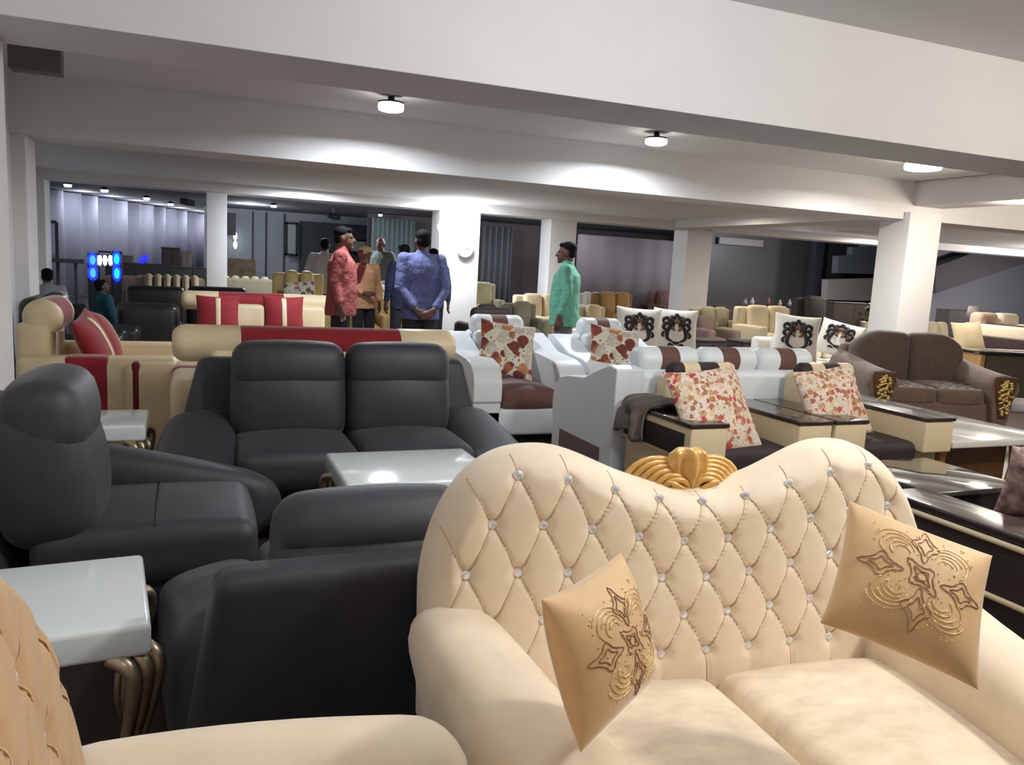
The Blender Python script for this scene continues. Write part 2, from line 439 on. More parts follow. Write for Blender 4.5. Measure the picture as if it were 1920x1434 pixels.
def plain_sofa(lab, n, W, loc, rz, main, cush=None, group=None, H=.85, D=.85, armh=.6, armw=.16, seat_h=.42, name='fabric_sofa', cat='sofa', arms=(1,1), soft=.05, backs=True, legs=True, backmat=None):
    r = root(name, lab, cat, loc, rz, group); cush = cush or main; y1 = D/2
    SB('base', (W-.04, D-.06, seat_h-.2), (0, 0, .08+(seat_h-.2)/2), .03, main, r, m=2)
    SB('back_panel', (W-.02, .18, H-.1), (0, y1-.1, .06+(H-.1)/2), soft, backmat or main, r, m=4)
    il = -W/2+(armw if arms[0] else 0); ir = W/2-(armw if arms[1] else 0); ws = (ir-il)/n
    for i in range(n):
        cx = il+ws*(i+.5)
        SB('seat_cushion', (ws-.01, D-.24, .16), (cx, -.08, seat_h-.05), .05, cush, r, puff=(0,.01,.03), m=4)
        if backs: SB('back_cushion', (ws-.015, .17, H-seat_h-.01), (cx, y1-.27, seat_h+(H-seat_h)/2), .07, cush, r, puff=(0,.04,.01), rot=(-8,0,0), m=4)
    for s, on in ((-1, arms[0]), (1, arms[1])):
        if on: SB('armrest', (armw, D-.04, armh-.06), (s*(W/2-armw/2), -.01, armh/2+.03), min(soft, armw*.45), main, r, m=4)
    if legs:
        for x in (-W/2+.08, W/2-.08):
            for y in (-y1+.08, y1-.08): BX('leg', (.05,.05,.08), (x, y, .04), Mt['black'], r)
    return r
def board_seat(lab, W, loc, rz, group=None, armw=.24, D=.76, name='board_arm_chair', cat='armchair', side=None, H=.84):
    """cream chair whose box arms carry a dark polished board"""
    r = root(name, lab, cat, loc, rz, group); c = Mt['cream_leather']; y1 = D/2
    SB('base', (W-.06, D-.06, .3), (0, .01, .15), .02, Mt['espresso'], r, m=2)
    SB('back_panel', (W-2*armw+.04, .14, H-.1), (0, y1-.08, (H-.1)/2+.05), .03, c, r, m=3)
    SB('seat_cushion', (W-2*armw-.01, D-.18, .16), (0, -.06, .37), .05, Mt['espresso'], r, puff=(0,.01,.02), m=5)
    bolster('bolster', W-2*armw-.02, .06, [(.18, Mt['espresso']), (.42, c), (.72, Mt['espresso']), (1, c)], (0, y1-.1, H-.03), r)
    for s in (-1, 1):
        x = s*(W/2-armw/2)
        a = SB('armrest', (armw, D, .2), (x, 0, .485), .012, c, r, m=2)
        o = SB('arm_board', (armw+.012, D+.012, .024), (0, 0, .112), .006, Mt['dark_brown'], a, m=1); label(o, 'dark polished wooden arm board')
        p = box(s*(armw/2)-.004 if s > 0 else -armw/2-.004, s*(armw/2)+.004 if s > 0 else -armw/2+.004, -D/2+.06, D/2-.04, -.075, .06, 'side_panel', Mt['espresso'], a)
        label(p, 'dark panel let into the arm side')
        BX('arm_support', (armw-.05, D-.12, .33), (x, .03, .225), c, r)
    return r
# ---------------------------------------------------------------- tufted sofa
def tufted(lab, U, top, zb, loc, rz, rows, du, zlast, ztop, NU, NV, arm, depth, seats, crest=None, lean=8, name='tufted_sofa', cat='sofa', group=None, armh=.6, seatz=.43, rise=.05, inw=.13, backm=None, dip=0):
    r = root(name, lab, cat, loc, rz, group); ve = Mt['velvet']
    dz = (ztop-zlast)/(rows-1); tl = math.tan(radians(lean)); T = .12; re = .075
    g = sqrt((1/du)**2+(1/(2*dz))**2)
    def zin(u, zg):      # where a lattice height sits once the rows sag in the middle
        k = dip*exp(-(u/.30)**2)/(ztop-zlast); return (zg+k*zlast)/(1+k)
    def tuft(u, z):
        z = z+dip*exp(-(u/.30)**2)*(z-zlast)/(ztop-zlast)
        a = u/du+(z-ztop)/(2*dz); b = u/du-(z-ztop)/(2*dz)
        if z > ztop or z < zlast:
            k = u/du if z > ztop else u/du+(0 if (rows-1) % 2 == 0 else .5)
            da = abs(k-round(k))*du
            far = (z-ztop) if z > ztop else (zlast-z)
            w = exp(-(far/.09)**2)
            h = .006*(abs(sin(pi*k)))**.7*(.55+.45*w)+.006*(1-w)*.4-.005*exp(-(da/.003)**2)*w
            zz = ztop if z > ztop else zlast
            rr = sqrt(da*da+(z-zz)**2); h -= .014*exp(-(rr/.021)**2)
            return h
        da = abs(a-round(a)); db = abs(b-round(b))
        h = .006*(abs(sin(pi*a))*abs(sin(pi*b)))**.45
        d = min(da, db)/g; h -= .004*exp(-(d/.0028)**2)
        ra, rb = round(a), round(b); uu = (ra+rb)/2*du; zz = ztop+(ra-rb)*dz
        rr = sqrt((u-uu)**2+(z-zz)**2); h -= .014*exp(-(rr/.021)**2)
        return h
    def surf(u, z):
        tp = top(u); tp2 = (top(min(U, u+.005))-top(max(-U, u-.005)))/.01
        cs = 1/sqrt(1+min(9, tp2*tp2))
        e = max(0, min((tp-z)*cs, (U-abs(u))*1.0))
        k = sqrt(max(0, 1-(1-min(e/re, 1))**2)); q = min(1, max(0, (e-.012)/.05))
        return -T*k-tuft(u, z)*q, k
    vs = []; fs = []
    for i in range(NU+1):
        s = -1+2*i/NU; u = U*(.5*s+.5*sin(pi/2*s))
        for j in range(NV+1):
            t = j/NV; t = lerp(t, sin(pi/2*t), .6); z = zb+(top(u)-zb)*t
            y, k = surf(u, z); vs.append(V((u, y+(z-zb)*tl, z)))
    N = len(vs)
    for i in range(NU+1):
        s = -1+2*i/NU; u = U*(.5*s+.5*sin(pi/2*s))
        for j in range(NV+1):
            t = j/NV; t = lerp(t, sin(pi/2*t), .6); z = zb+(top(u)-zb)*t
            y, k = surf(u, z); vs.append(V((u, .035*k+(z-zb)*tl, z)))
    w = NV+1
    for i in range(NU):
        for j in range(NV):
            a = i*w+j
            fs.append((a, a+w, a+w+1, a+1)); fs.append((N+a, N+a+1, N+a+w+1, N+a+w))
    bm = bmesh.new(); me0 = bpy.data.meshes.new('t'); me0.from_pydata([tuple(v) for v in vs], [], fs); bm.from_mesh(me0); bpy.data.meshes.remove(me0)
    bmesh.ops.remove_doubles(bm, verts=bm.verts, dist=1e-4)
    bk = frombm('tufted_back', bm, backm or ve, r)
    # crystal buttons
    but = None
    for k in range(rows):
        z = ztop-k*dz
        for i in range(-12, 13):
            u = (i+(.5 if k % 2 else 0))*du; zg = ztop-k*dz; z = zin(u, zg)
            if abs(u) > U-.04 or z > top(u)-.016: continue
            y, _ = surf(u, z)
            if but is None:
                bm = bmesh.new(); lathe_bm(bm, [(.0115, .004), (.0135, -.003), (.010, -.0075), (.0055, -.010)], 10, 'y')
                but = frombm('crystal_button', bm, Mt['crystal'], r, smooth=False); o = but
                for p in o.data.polygons: p.use_smooth = False
            else:
                o = but.copy(); COL.objects.link(o); o.parent = r
            o.location = (u, y+(z-zb)*tl-.004, z)
    # fine seams between the buttons
    bm = bmesh.new()
    def seam(a, b, n=16):
        P = []
        for i in range(n+1):
            t = i/n; u = lerp(a[0], b[0], t); z = zin(u, lerp(a[1], b[1], t)+.006*sin(2*pi*t))
            if abs(u) > U-.012 or z > top(u)-.006 or z < zb+.01: continue
            y, _ = surf(u, z); P.append(V((u, y+(z-zb)*tl-.0013, z)))
        if len(P) > 2: tube_bm(bm, P, .0013, 5)
    for k in range(rows):
        z = ztop-k*dz
        for i in range(-12, 13):
            u = (i+(.5 if k % 2 else 0))*du
            if k < rows-1:
                seam((u, z), (u+du/2, z-dz)); seam((u, z), (u-du/2, z-dz))
            if k == 0: seam((u, z), (u*1.04, z+.14))
            if k == rows-1: seam((u, z), (u, z-.14))
    label(frombm('tufting_seam', bm, Mt['seam'], bk), 'fine tan seams between the buttons')
    # base, seats
    W = 2*U; D = depth
    SB('base', (W-.1, D-.02, .26), (0, -D/2+.02, .19), .03, ve, r, m=3)
    sw = (W-2*arm+.06)/seats
    for i in range(seats):
        SB('seat_cushion', (sw-.006, D-.12, .2), ((i+.5-seats/2)*sw, -D/2-.06, seatz-.1), .06, Mt['velvet_seat'], r, puff=(0,.02,.03), m=7)
    # rolled arms: swept from the back forward
    for s in (-1, 1):
        def df(p, s=s):
            t = (p.y+D/2)/D            # 0 front .. 1 back
            up = max(0, (p.z)/(armh/2))
            return V((p.x+s*up*.05+s*t*.045*up-s*inw*(1-t)*(.4+.6*up), p.y, p.z+(rise*max(0, t-.55)/.45*up)-(.03*(1-t)*up)))
        SB('armrest', (arm, D, armh-.06), (s*(U-arm/2-.01), -D/2, armh/2+.03), .095, ve, r, puff=(.012,.02,.02), m=8, deform=df)
    for x in (-U+.1, U-.1):
        for y in (-D+.1, -.06): LT('leg', [(.02,0),(.035,.03),(.03,.07)], Mt['gold_wood'], r, loc=(x, y, 0), seg=12)
    if crest:
        zc, yc = crest
        c = root_part = link(bpy.data.objects.new('carved_crest', None), r); c.location = (0, yc, zc)
        label(c, 'gilded wooden shell carving on top')
        for s in (-1, 1):
            bm = bmesh.new()
            for k in range(6):                # nested shell ribs
                R1 = .036+.011*k; cx = s*(.045+.0075*k); pts = []
                for a in range(0, 13):
                    th = lerp(-.25, pi*1.0, a/12)
                    pts.append(V((cx+s*R1*1.02*cos(pi-th)*1.0, -.028+.011*k-.004*sin(th), .006+R1*sin(th)*.86)))
                tube_bm(bm, pts, [.0095]*13, 7)
            frombm('shell_scroll', bm, Mt['gold_wood'], c)
            bm = bmesh.new()
            for k in range(3):
                tube_bm(bm, smoothpath([V((s*.02, -.036, .004)), V((s*(.035+.012*k), -.04, .012+.008*k)), V((s*(.05+.014*k), -.036, .006+.012*k))], 4), [.009, .009, .009, .008, .008, .007, .006, .005, .004], 6)
            frombm('leaf_sprig', bm, Mt['gold_wood'], c)
            LT('hollow', [(.001,0),(.026,.001),(.03,.006)], Mt['dark_wood_hollow'], c, loc=(s*.047, -.02, .02), rot=(90,0,0), seg=16)
        def pal(p):
            t = (p.z+.055)/.11; return V((p.x*(.5+.72*sin(pi*min(1, max(0, t))*.72)), p.y-.012*cos(p.x*40)-.008*cos(p.x*150), p.z))
        SB('palmette', (.085, .04, .11), (0, .004, .058), .018, Mt['gold_wood'], c, puff=(.01,.01,.01), m=6, deform=pal)
        for s in (-1, 1):
            SB('palmette_slot', (.009, .012, .024), (s*.021, -.017, .083), .0044, Mt['dark_wood_hollow'], c, rot=(0, s*14, 0), m=1)
    return r
# ---------------------------------------------------------------- embroidered / printed cushions
def on_pillow(pts, w, h, T, lift=.0012):
    return [pil_pt(u, v, w, h, T, 1)+V((0,0,lift)) for u, v in pts]
def subdiv(pts, k=4, closed=False):
    return [(p.x, p.y) for p in smoothpath([(a, b, 0) for a, b in pts], k, closed)]
def embroidered(lab, w, T, mw, group, h=None):
    o = cushion(lab, w, h or w, T, Mt['cush_velvet'], mw, 'cushion', group, n=26)
    bm = bmesh.new()
    def motif(cx, cy, s, rot):
        for q in (1, .55):
            n = 32; P = []
            for k in range(n):
                a = 2*pi*k/n; rr = s*q*(1+.28*cos(4*a)+.1*cos(8*a)); x, y = rr*cos(a)*.72, rr*sin(a)*1.1
                c, d = cos(rot), sin(rot); P.append((cx+x*c-y*d, cy+x*d+y*c))
            tube_bm(bm, on_pillow(P, w, h or w, T), .0009, 5, True)
    motif(0, .52, .2, 0); motif(0, -.5, .21, 0); motif(-.55, 0, .2, pi/2); motif(.56, -.02, .2, pi/2); motif(0, 0, .21, pi/4)
    n = 16; tube_bm(bm, on_pillow([(.07*cos(2*pi*k/n), .07*sin(2*pi*k/n)) for k in range(n)], w, h or w, T), .0009, 5, True)
    e = frombm('embroidery', bm, Mt['thread'], o); label(e, 'brown stitched leaf motifs')
    bm = bmesh.new()
    for sx in (-1, 1):
        for sy in (-1, 1):
            for k in range(5):
                c = (sx*(.3+.02*k), sy*(.3+.02*k)); R = .1+.045*k; P = []
                for a in range(11):
                    th = lerp(-.9, 1.9+.3*(k % 2), a/10)+(0 if k % 2 else 1.2)
                    P.append((c[0]+sx*R*cos(th)*1.05, c[1]+sy*R*sin(th)*.9))
                P = [(max(-.86, min(.86, a)), max(-.86, min(.86, b))) for a, b in P]
                tube_bm(bm, on_pillow(P, w, h or w, T), .0008, 5)
    rr = random.Random(3)
    for _ in range(130):
        u, v = rr.uniform(-.7, .7), rr.uniform(-.75, .75); p = on_pillow([(u, v), (u+.012, v)], w, h or w, T); tube_bm(bm, p, .0014, 5)
    e = frombm('sequin_swirls', bm, Mt['gold_thread'], o); label(e, 'gold sequin swirls')
    return o
def damask(lab, w, T, mw, group):
    o = cushion(lab, w, w, T, Mt['ivory'], mw, 'cushion', group)
    bm = bmesh.new(); b2 = bmesh.new()
    def st(P, rad, B=bm):
        q = subdiv(P, 5); n = len(q); tube_bm(B, on_pillow(q, w, w, T, .002), [rad*(.35+.9*sin(pi*(i+.3)/(n+.2))) for i in range(n)], 5)
    for s in (-1, 1):
        st([(s*.16,-.55),(s*.42,-.38),(s*.44,-.1),(s*.34,.14),(s*.3,.32)], .02)
        st([(s*.3,.2),(s*.5,.3),(s*.62,.12),(s*.5,-.02)], .018)
        st([(s*.34,.3),(s*.42,.55),(s*.6,.5),(s*.62,.3)], .018)
        st([(s*.22,.1),(s*.3,.45),(s*.22,.68)], .024); st([(s*.55,-.05),(s*.66,-.2),(s*.58,-.34)], .014)
        st([(s*.1,.16),(s*.18,.36),(s*.08,.5)], .016); st([(s*.1,-.72),(s*.26,-.66),(s*.36,-.72)], .012)
        st([(s*.05,.5),(s*.1,.62),(0,.76)], .018); st([(s*.06,-.02),(s*.2,.08),(s*.12,.22)], .016, b2); st([(0,.3),(s*.08,.4),(0,.5)], .016, b2)
    st([(0,.66),(0,.8)], .02); st([(-.16,-.56),(0,-.6),(.16,-.56)], .016)
    e = frombm('ornament_print', bm, Mt['motif'], o); label(e, 'black scrolling ornament')
    e = frombm('ornament_centre', b2, Mt['motif_brown'], o); label(e, 'brown centre of the ornament')
    return o
# ================================================================ room shell
W_, C_ = Mt['wall'], Mt['ceil']
Mt['wall_grey'] = mat('grey_panel_wall', (176,182,190), .7)
Mt['wall_dark'] = mat('charcoal_wall', (78,82,88), .8)
Mt['wall_mauve'] = mat('mauve_grey_wall', (122,112,116), .85, var=.06, vs=2)
Mt['wall_slate'] = mat('slate_wall', (120,120,130), .9)
Mt['glass_dark'] = mat('dark_glass_front', (58,53,54), .5)
Mt['curtain'] = mat('silver_curtain', (176,178,196), .6, sheen=.2)
Mt['curtain_teal'] = mat('pale_teal_curtain', (168,186,188), .6, sheen=.2)
def st(o): return struct(o)
st(box(-12, 40, -4, 42, -.1, 0, 'floor', Mt['floor'], b=0.001))
# ceilings of the bays
st(box(-4, 32, -4, 4.5, 3.1, 3.2, 'ceiling', C_, b=.001))
st(box(-4, 9.85, 4.9, 9.1, 2.95, 3.05, 'ceiling', C_, b=.001))
st(box(9.8, 32, 4.9, 9.1, 2.95, 3.05, 'ceiling', C_, b=.001))
st(box(-6, 34, 9.5, 15.5, 2.6, 2.7, 'ceiling', C_, b=.001))
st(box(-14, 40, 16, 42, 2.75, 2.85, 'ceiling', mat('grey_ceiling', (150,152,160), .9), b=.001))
def beam(x0, x1, y0, y1, z0, z1, name='ceiling_beam'): return st(box(x0, x1, y0, y1, z0, z1, name, W_, b=.004))
beam(-4, 32, 4.4, 5.02, 2.4, 3.2)
beam(-4, 32, 9.0, 9.6, 2.4, 3.05)
beam(-6, 36, 15.4, 16.0, 2.43, 2.85)
# cross beam above the near right column
beam(9.84, 10.4, 5.02, 9.0, 2.6, 3.05)
beam(9.9, 10.5, 9.6, 15.4, 2.44, 2.7)
# columns
def column(xl, xr, y0, y1, zt): return st(box(xl, xr, y0, y1, 0, zt, 'column', W_, b=.006))
column(9.68, 10.31, 8.9, 9.45, 2.5)
column(10.24, 10.9, 15.4, 15.95, 2.5)
column(6.93, 7.52, 15.45, 15.98, 2.5)
column(.24, .58, 15.45, 15.95, 2.5)
column(4.52, 5.36, 15.42, 15.98, 2.5)
# left wall and its piers
st(box(-1.75, -1.6, -4, 9.3, 0, 3.2, 'wall_left', W_, b=.001))
st(box(-2.7, -2.5, 9.3, 16, 0, 2.9, 'wall_left', W_, b=.001))
column(-1.62, -.9, 4.45, 5.0, 2.42); column(-2.3, -1.475, 9.05, 9.58, 2.42); column(-2.6, -2.26, 15.42, 15.98, 2.45)
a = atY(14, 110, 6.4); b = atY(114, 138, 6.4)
st(box(a.x, b.x, 6.4, 6.55, b.z, 2.96, 'ceiling_beam', mat('shade_patch_grey', (116,112,110), .85), b=.003))  # dark plate added to stand in for a shadow patch, not a real beam
# walls closing the room
st(box(-4, 32, -4.2, -4, 0, 3.2, 'wall_back', W_, b=.001))
st(box(24, 24.2, -4, 24, 0, 3.2, 'wall_right', Mt['wall_slate'], b=.001))
# far hall: oblique curtained wall on the left
pa, pb = at(60, 347, 2.75), at(392, 402, 2.75)
def folds(a, b, n, amp, z0, z1, name, m, k=14, sharp=1.0):
    a = V((a[0], a[1], 0)); b = V((b[0], b[1], 0)); d = b-a; L = d.length; d.normalize(); nn = V((d.y, -d.x, 0))
    vs = []; fs = []; N = n*k
    for i in range(N+1):
        t = i/N; s = sin(2*pi*t*n); s = math.copysign(abs(s)**sharp, s)
        p = a+d*(L*t)+nn*(amp*s); vs += [(p.x, p.y, z0), (p.x, p.y, z1)]
    for i in range(N): fs.append((2*i, 2*i+2, 2*i+3, 2*i+1))
    o = mesh(name, vs, fs, m); s = o.modifiers.new('solid', 'SOLIDIFY'); s.thickness = .01; return o
tag(folds(pa, pb, 13, .14, .02, 2.72, 'curtain', Mt['curtain']), 'silvery pleated curtain along the far left wall under ceiling spots', 'curtain')
# back wall of the far hall
def flat(xl, xr, Y, z0, z1, name, m, th=.08):
    a = atY(xl, 450, Y).x; b = atY(xr, 450, Y).x
    return box(a, b, Y, Y+th, z0, z1, name, m, b=.002)
st(flat(383, 800, 27, 0, 2.76, 'wall_far', Mt['wall_grey'], .2))
st(flat(690, 1290, 24, 0, 2.76, 'wall_far', Mt['wall_mauve'], .2))
for x in (474, 499, 533): st(flat(x-1.5, x+1.5, 26.95, 0, 2.7, 'trim_1', Mt['wall_dark'], .05))
st(flat(561, 690, 26.8, 0, 2.5, 'wall_far', Mt['wall_dark'], .1))
a = atY(697, 420, 23.5); b = atY(778, 420, 23.5)
tag(folds((a.x, a.y), (b.x, b.y), 9, .06, .02, 2.6, 'curtain', Mt['curtain_teal']), 'pale teal curtain hanging in folds behind the bald person in grey', 'curtain')
a = atY(905, 420, 22.5); b = atY(962, 420, 22.5)
tag(folds((a.x, a.y), (b.x, b.y), 5, .09, .02, 2.55, 'curtain', mat('grey_curtain', (150,150,158), .7)), 'grey curtain in deep folds right of the bright white column', 'curtain')
a = atY(1085, 420, 19.5); b = atY(1272, 420, 19.5)
tag(folds((a.x, a.y), (b.x, b.y), 5, .03, .02, 2.36, 'blind', mat('mauve_blind', (108,98,102), .85)), 'dark mauve cloth blind filling the opening behind the person in green', 'blind')
# dark glass front with the stair behind, right of the second column
st(flat(1290, 1760, 20.5, 0, 2.75, 'window_1', Mt['glass_dark'], .12))
st(flat(1532, 1548, 20.1, 0, 2.75, 'column', mat('dark_post', (44,46,54), .6), .3))
st(flat(1349, 1432, 20.35, 2.42, 2.62, 'reflection_patch', mat('lamp_reflection_pale', (120,112,108), .6), .05))  # painted reflection of a ceiling lamp in the dark glass
# stair: stepped grey flank and landing
def stair(name, poly, Y, m, th=.25):
    P = [atY(x, y, Y) for x, y in poly]
    return st(PR(name, [(p.x, p.z) for p in P], Y, Y+th, m, None, 0, axis='y'))
stair('wall_stair', [(1570,512),(1572,480),(1598,478),(1600,463),(1622,462),(1624,449),(1652,447),(1700,440),(1700,515)], 19.6, mat('stair_grey', (92,96,104), .85))
stair('wall_stair', [(1552,524),(1700,520),(1700,566),(1550,562)], 19.4, mat('landing_grey', (140,134,130), .85))
st(box(18.6, 24, 17.2, 17.4, 0, 2.75, 'wall_right', Mt['wall_slate'], b=.002))
stair('wall_stair', [(1755,500),(1868,458),(1960,470),(1960,480),(1755,550)], 16.6, mat('stair_soffit', (72,70,76), .9), .5)
# ---------------------------------------------------------------- lamps between the beams
def drum(lab, px, py, z, R, h, hang=.1):
    p = at(px, py, z)
    r = root('ceiling_lamp', lab, 'ceiling lamp', (p.x, p.y, z), 0, 'round ceiling lamps between the beams')
    o = LT('diffuser', [(.01,-.012),(R*.7,-.01),(R*.95,0),(R,.02),(R*.98,h)], Mt['lamp'], r); label(o, 'glowing white diffuser')
    LT('lamp_housing', [(R*1.0,h),(R*1.02,h+.015),(R*.5,h+.03),(.03,h+.035),(.03,h+hang)], Mt['black'], r)
    return p
L1 = drum('glowing round ceiling lamp beside the black track bar', 733, 207, 2.80, .12, .06, .14)
L2 = drum('glowing round ceiling lamp, middle one between the beams', 1230, 270, 2.82, .12, .05, .13)
L3 = drum('large glowing round ceiling lamp nearest the bright white column', 1730, 318, 2.82, .21, .07, .13)
p = at(815, 178, 2.8); q = at(760, 170, 2.8)
t = root('track_bar', 'black ceiling track bar beside a round lamp', 'track', (p.x, p.y, 2.8), 0)
BX('bar', (.75,.035,.035), (.05, 0, 0), Mt['black'], t); BX('bracket', (.16,.06,.06), (-.36, 0, -.02), Mt['black'], t)
for x in (-.3, .3): BX('hanger', (.02,.02,.16), (x, 0, .075), Mt['black'], t)
def lamp_area(loc, size, power, col, rot=(0,0,0), name='lamp_or_fill_light', shape='DISK', spread=None):
    l = bpy.data.lights.new(name, 'AREA'); l.shape = shape; l.size = size; l.energy = power; l.color = col
    if spread: l.spread = radians(spread)
    o = bpy.data.objects.new(name, l); o.location = loc; o.rotation_euler = tuple(radians(a) for a in rot); COL.objects.link(o); return o
def lamp_pt(loc, rad, power, col, name='lamp_or_fill_light'):
    l = bpy.data.lights.new(name, 'POINT'); l.shadow_soft_size = rad; l.energy = power; l.color = col
    o = bpy.data.objects.new(name, l); o.location = loc; COL.objects.link(o); return o
COOL, WARM, NEU = (.86,.93,1), (1,.89,.75), (1,.965,.92)
for p, e, c in ((L1, 75, COOL), (L2, 75, COOL), (L3, 90, NEU)):
    lamp_area((p.x, p.y+.35, p.z-.04), .2, e, c, spread=170)
# lamps of the first bay, above and behind the camera
def near_lamp(x, y, e, c, R=.14):
    r = root('ceiling_lamp', 'round ceiling lamp of the nearest bay', 'ceiling lamp', (x, y, 3.0), 0, 'round ceiling lamps of the nearest bay')
    LT('diffuser', [(.01,-.012),(R*.8,-.01),(R,.02),(R,.06)], Mt['lamp'], r); LT('lamp_housing', [(R*1.02,.06),(R*1.02,.08),(.03,.1)], Mt['black'], r)
    lamp_pt((x, y, 2.76), .13, e, c)
near_lamp(3.0, .7, 170, NEU); near_lamp(1.8, 2.4, 46, COOL); near_lamp(-.6, .2, 9, NEU); near_lamp(6.0, 2.2, 80, WARM)
# bay two; the last is unseen, added to brighten stair and dark glass
for x, y, e, c in ((1.9, 14.75, 110, COOL), (4.6, 14.75, 110, COOL), (9.0, 12.6, 50, WARM), (13.5, 12, 120, WARM), (15.5, 14.6, 160, NEU)):
    lamp_area((x, y, 2.56), .25, e, c)
lamp_pt((10.1, 7.3, 2.5), .12, 95, WARM)
lamp_pt((12.5, 7.0, 2.5), .15, 60, WARM); lamp_pt((20.5, 13.2, 2.1), .15, 360, NEU)  # second one is an unseen fill added to brighten the slate wall
# far hall spots (small bright ceiling spots) and their light
spots = [(127,346),(196,356),(275,371),(320,382),(513,385),(527,405),(690,415),(701,408),(698,419),(713,402)]
where = ['first from the left wall','second from the left wall','third from the left wall','fourth from the left wall','alone right of the slim white column','faint one beside the dark panels','left one of the far cluster','middle one of the far cluster','lowest one of the far cluster','right one of the far cluster']
for (x, y), wv in zip(spots, where):
    p = at(x, y, 2.68)
    r = root('spot_light', 'small bright ceiling spot, '+wv, 'ceiling spot', (p.x, p.y, 2.68), 0, 'small ceiling spots of the far hall')
    s = .085 if x < 520 else .06
    LT('spot_lens', [(.005,-.055*s/.085),(s*.8,-.05),(s,0)], emit('spot_glow', (248,250,255), 7), r); LT('spot_rim', [(s*1.1,0),(s*1.1,.03),(.02,.07)], Mt['black'], r)
d = (pb-pa); d.z = 0; L = d.length; d.normalize(); nn = V((d.y, -d.x, 0))
for i in range(7):
    p = pa+d*(L*(.12+.8*i/6))+nn*.55
    lamp_pt((p.x, p.y, 2.6), .04, 14, (.9,.92,1))
for x, y, e in ((2.5, 19.5, 90), (6.5, 19, 70), (1.5, 24, 60), (9.5, 18.5, 60), (-3.5, 19, 30), (12.5, 18.0, 60), (15.5, 17.9, 200)): lamp_pt((x, y, 2.55), .1, e, COOL)  # last one is an unseen fill added for the dark glass and stair
# bright wall lamp at the white column
p = atY(836, 425, 15.2)
r = root('wall_lamp', 'overexposed wall lamp glowing at the white column', 'wall lamp', (p.x, p.y, p.z), 0)
LT('lamp_globe', [(.01,-.17),(.12,-.13),(.17,0),(.12,.13),(.01,.17)], emit('globe_glow', (255,255,255), 9), r); BX('lamp_bracket', (.5,.05,.05), (.28, .05, 0), Mt['white_leather'], r)
lamp_pt((p.x+.25, p.y-.4, p.z+.1), .17, 36, (.93,.97,1))
p = atY(872, 467, 15.36)
r = root('wall_clock', 'round pale wall clock on the bright white column', 'clock', (p.x, p.y, p.z), 0)
LT('clock_rim', [(.15,.03),(.17,.01),(.17,-.02),(.155,-.03),(.145,-.02)], mat('clock_grey', (170,172,176), .4), r, axis='y', seg=32)
LT('clock_face', [(.147,.0),(.146,-.012),(.001,-.014)], Mt['white_leather'], r, axis='y', seg=32)
BX('clock_hand', (.1,.006,.014), (.04,-.02,0), mat('clock_hand', (90,90,94), .5), r); BX('clock_hand', (.012,.006,.07), (0,-.02,.03), mat('clock_hand2', (110,110,114), .5), r)
# faint ambient light
w = bpy.data.worlds.new('world'); SC.world = w; w.use_nodes = True
w.node_tree.nodes['Background'].inputs[0].default_value = (.9,.93,1,1); w.node_tree.nodes['Background'].inputs[1].default_value = .32
vs_ = SC.view_settings; vs_.view_transform = 'Standard'; vs_.look = 'None'; vs_.exposure = 0; vs_.gamma = 1
try: vs_.use_curve_mapping = False
except Exception: pass
# ================================================================ foreground
def double_hump(u):
    # two humps at +-.46, notch in the middle, ends fall away in a quarter round
    a = abs(u); U = .735
    h = .88+.125*exp(-((a-.44)/.24)**2)+.012*(a > .44)*0
    if a > .44: h = .62+(1.005-.62)*sqrt(max(0, 1-((a-.44)/(U-.44))**2.4))
    return h
tufted('cream crystal-tufted loveseat with a gilded carved crest in the foreground', .735, double_hump, .33, (1.235, 1.70, 0), -4, 5, .128, .47, .955, 260, 170, .24, .82, 2, crest=(.868, .075), dip=.118).scale = (1, 1, .957)
def single_hump(u):
    U = .6; a = abs(u)
    return .64+(1.13-.64)*sqrt(max(0, 1-(a/U)**2.3))
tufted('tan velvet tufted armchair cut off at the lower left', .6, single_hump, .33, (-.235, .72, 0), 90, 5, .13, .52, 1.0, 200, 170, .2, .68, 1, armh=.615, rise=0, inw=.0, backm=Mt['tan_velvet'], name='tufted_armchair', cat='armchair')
def from_px(c, dx, dy):
    """centre pixel/depth plus two edge midpoints give the cushion frame"""
    f = lambda a: CPOS+ray(a[0], a[1])*a[2]
    o, x, y = f(c), f(dx), f(dy); return frame_mat(None, x-o, y-o, o)
G = 'embroidered velvet cushions on the cream loveseat'
embroidered('beige embroidered cushion tilted against the right arm of the cream loveseat', .295, .12, from_px((1704,1103,1.60), (1833,1155,1.57), (1735,990,1.68)), G)
embroidered('beige embroidered cushion leaning on the left arm of the cream loveseat', .30, .12, from_px((1130,1205,1.42), (1198,1152,1.55), (1092,1105,1.41)), G, .25)
s_table('white lacquered side table with ribbed silver legs at the lower left', .72, .5, .5, (-.475, 2.23, 0), 5, 'white tables with curved silver legs')
s_table('square white coffee table in front of the black two-seater', .66, .55, .52, (.89, 3.33, 0), 0, 'white tables with curved silver legs')
s_table('white side table with lamp glare between red sofa and black armchair', .46, .46, .5, (-.455, 4.64, 0), 0, 'white tables with curved silver legs')
GB = 'charcoal leather suite'
black_seat('charcoal leather two-seater with headrests facing the white coffee table', 2, 1.88, (.79, 4.27, 0), 0, group=GB, hh=.93, hs=.82)
black_seat('charcoal leather armchair seen from behind next to the cream loveseat', 1, 1.04, (.47, 2.33, 0), 180, group=GB, hs=.70, hh=.80, aw=.24, name='leather_armchair', cat='armchair').scale = (1, 1, .95)
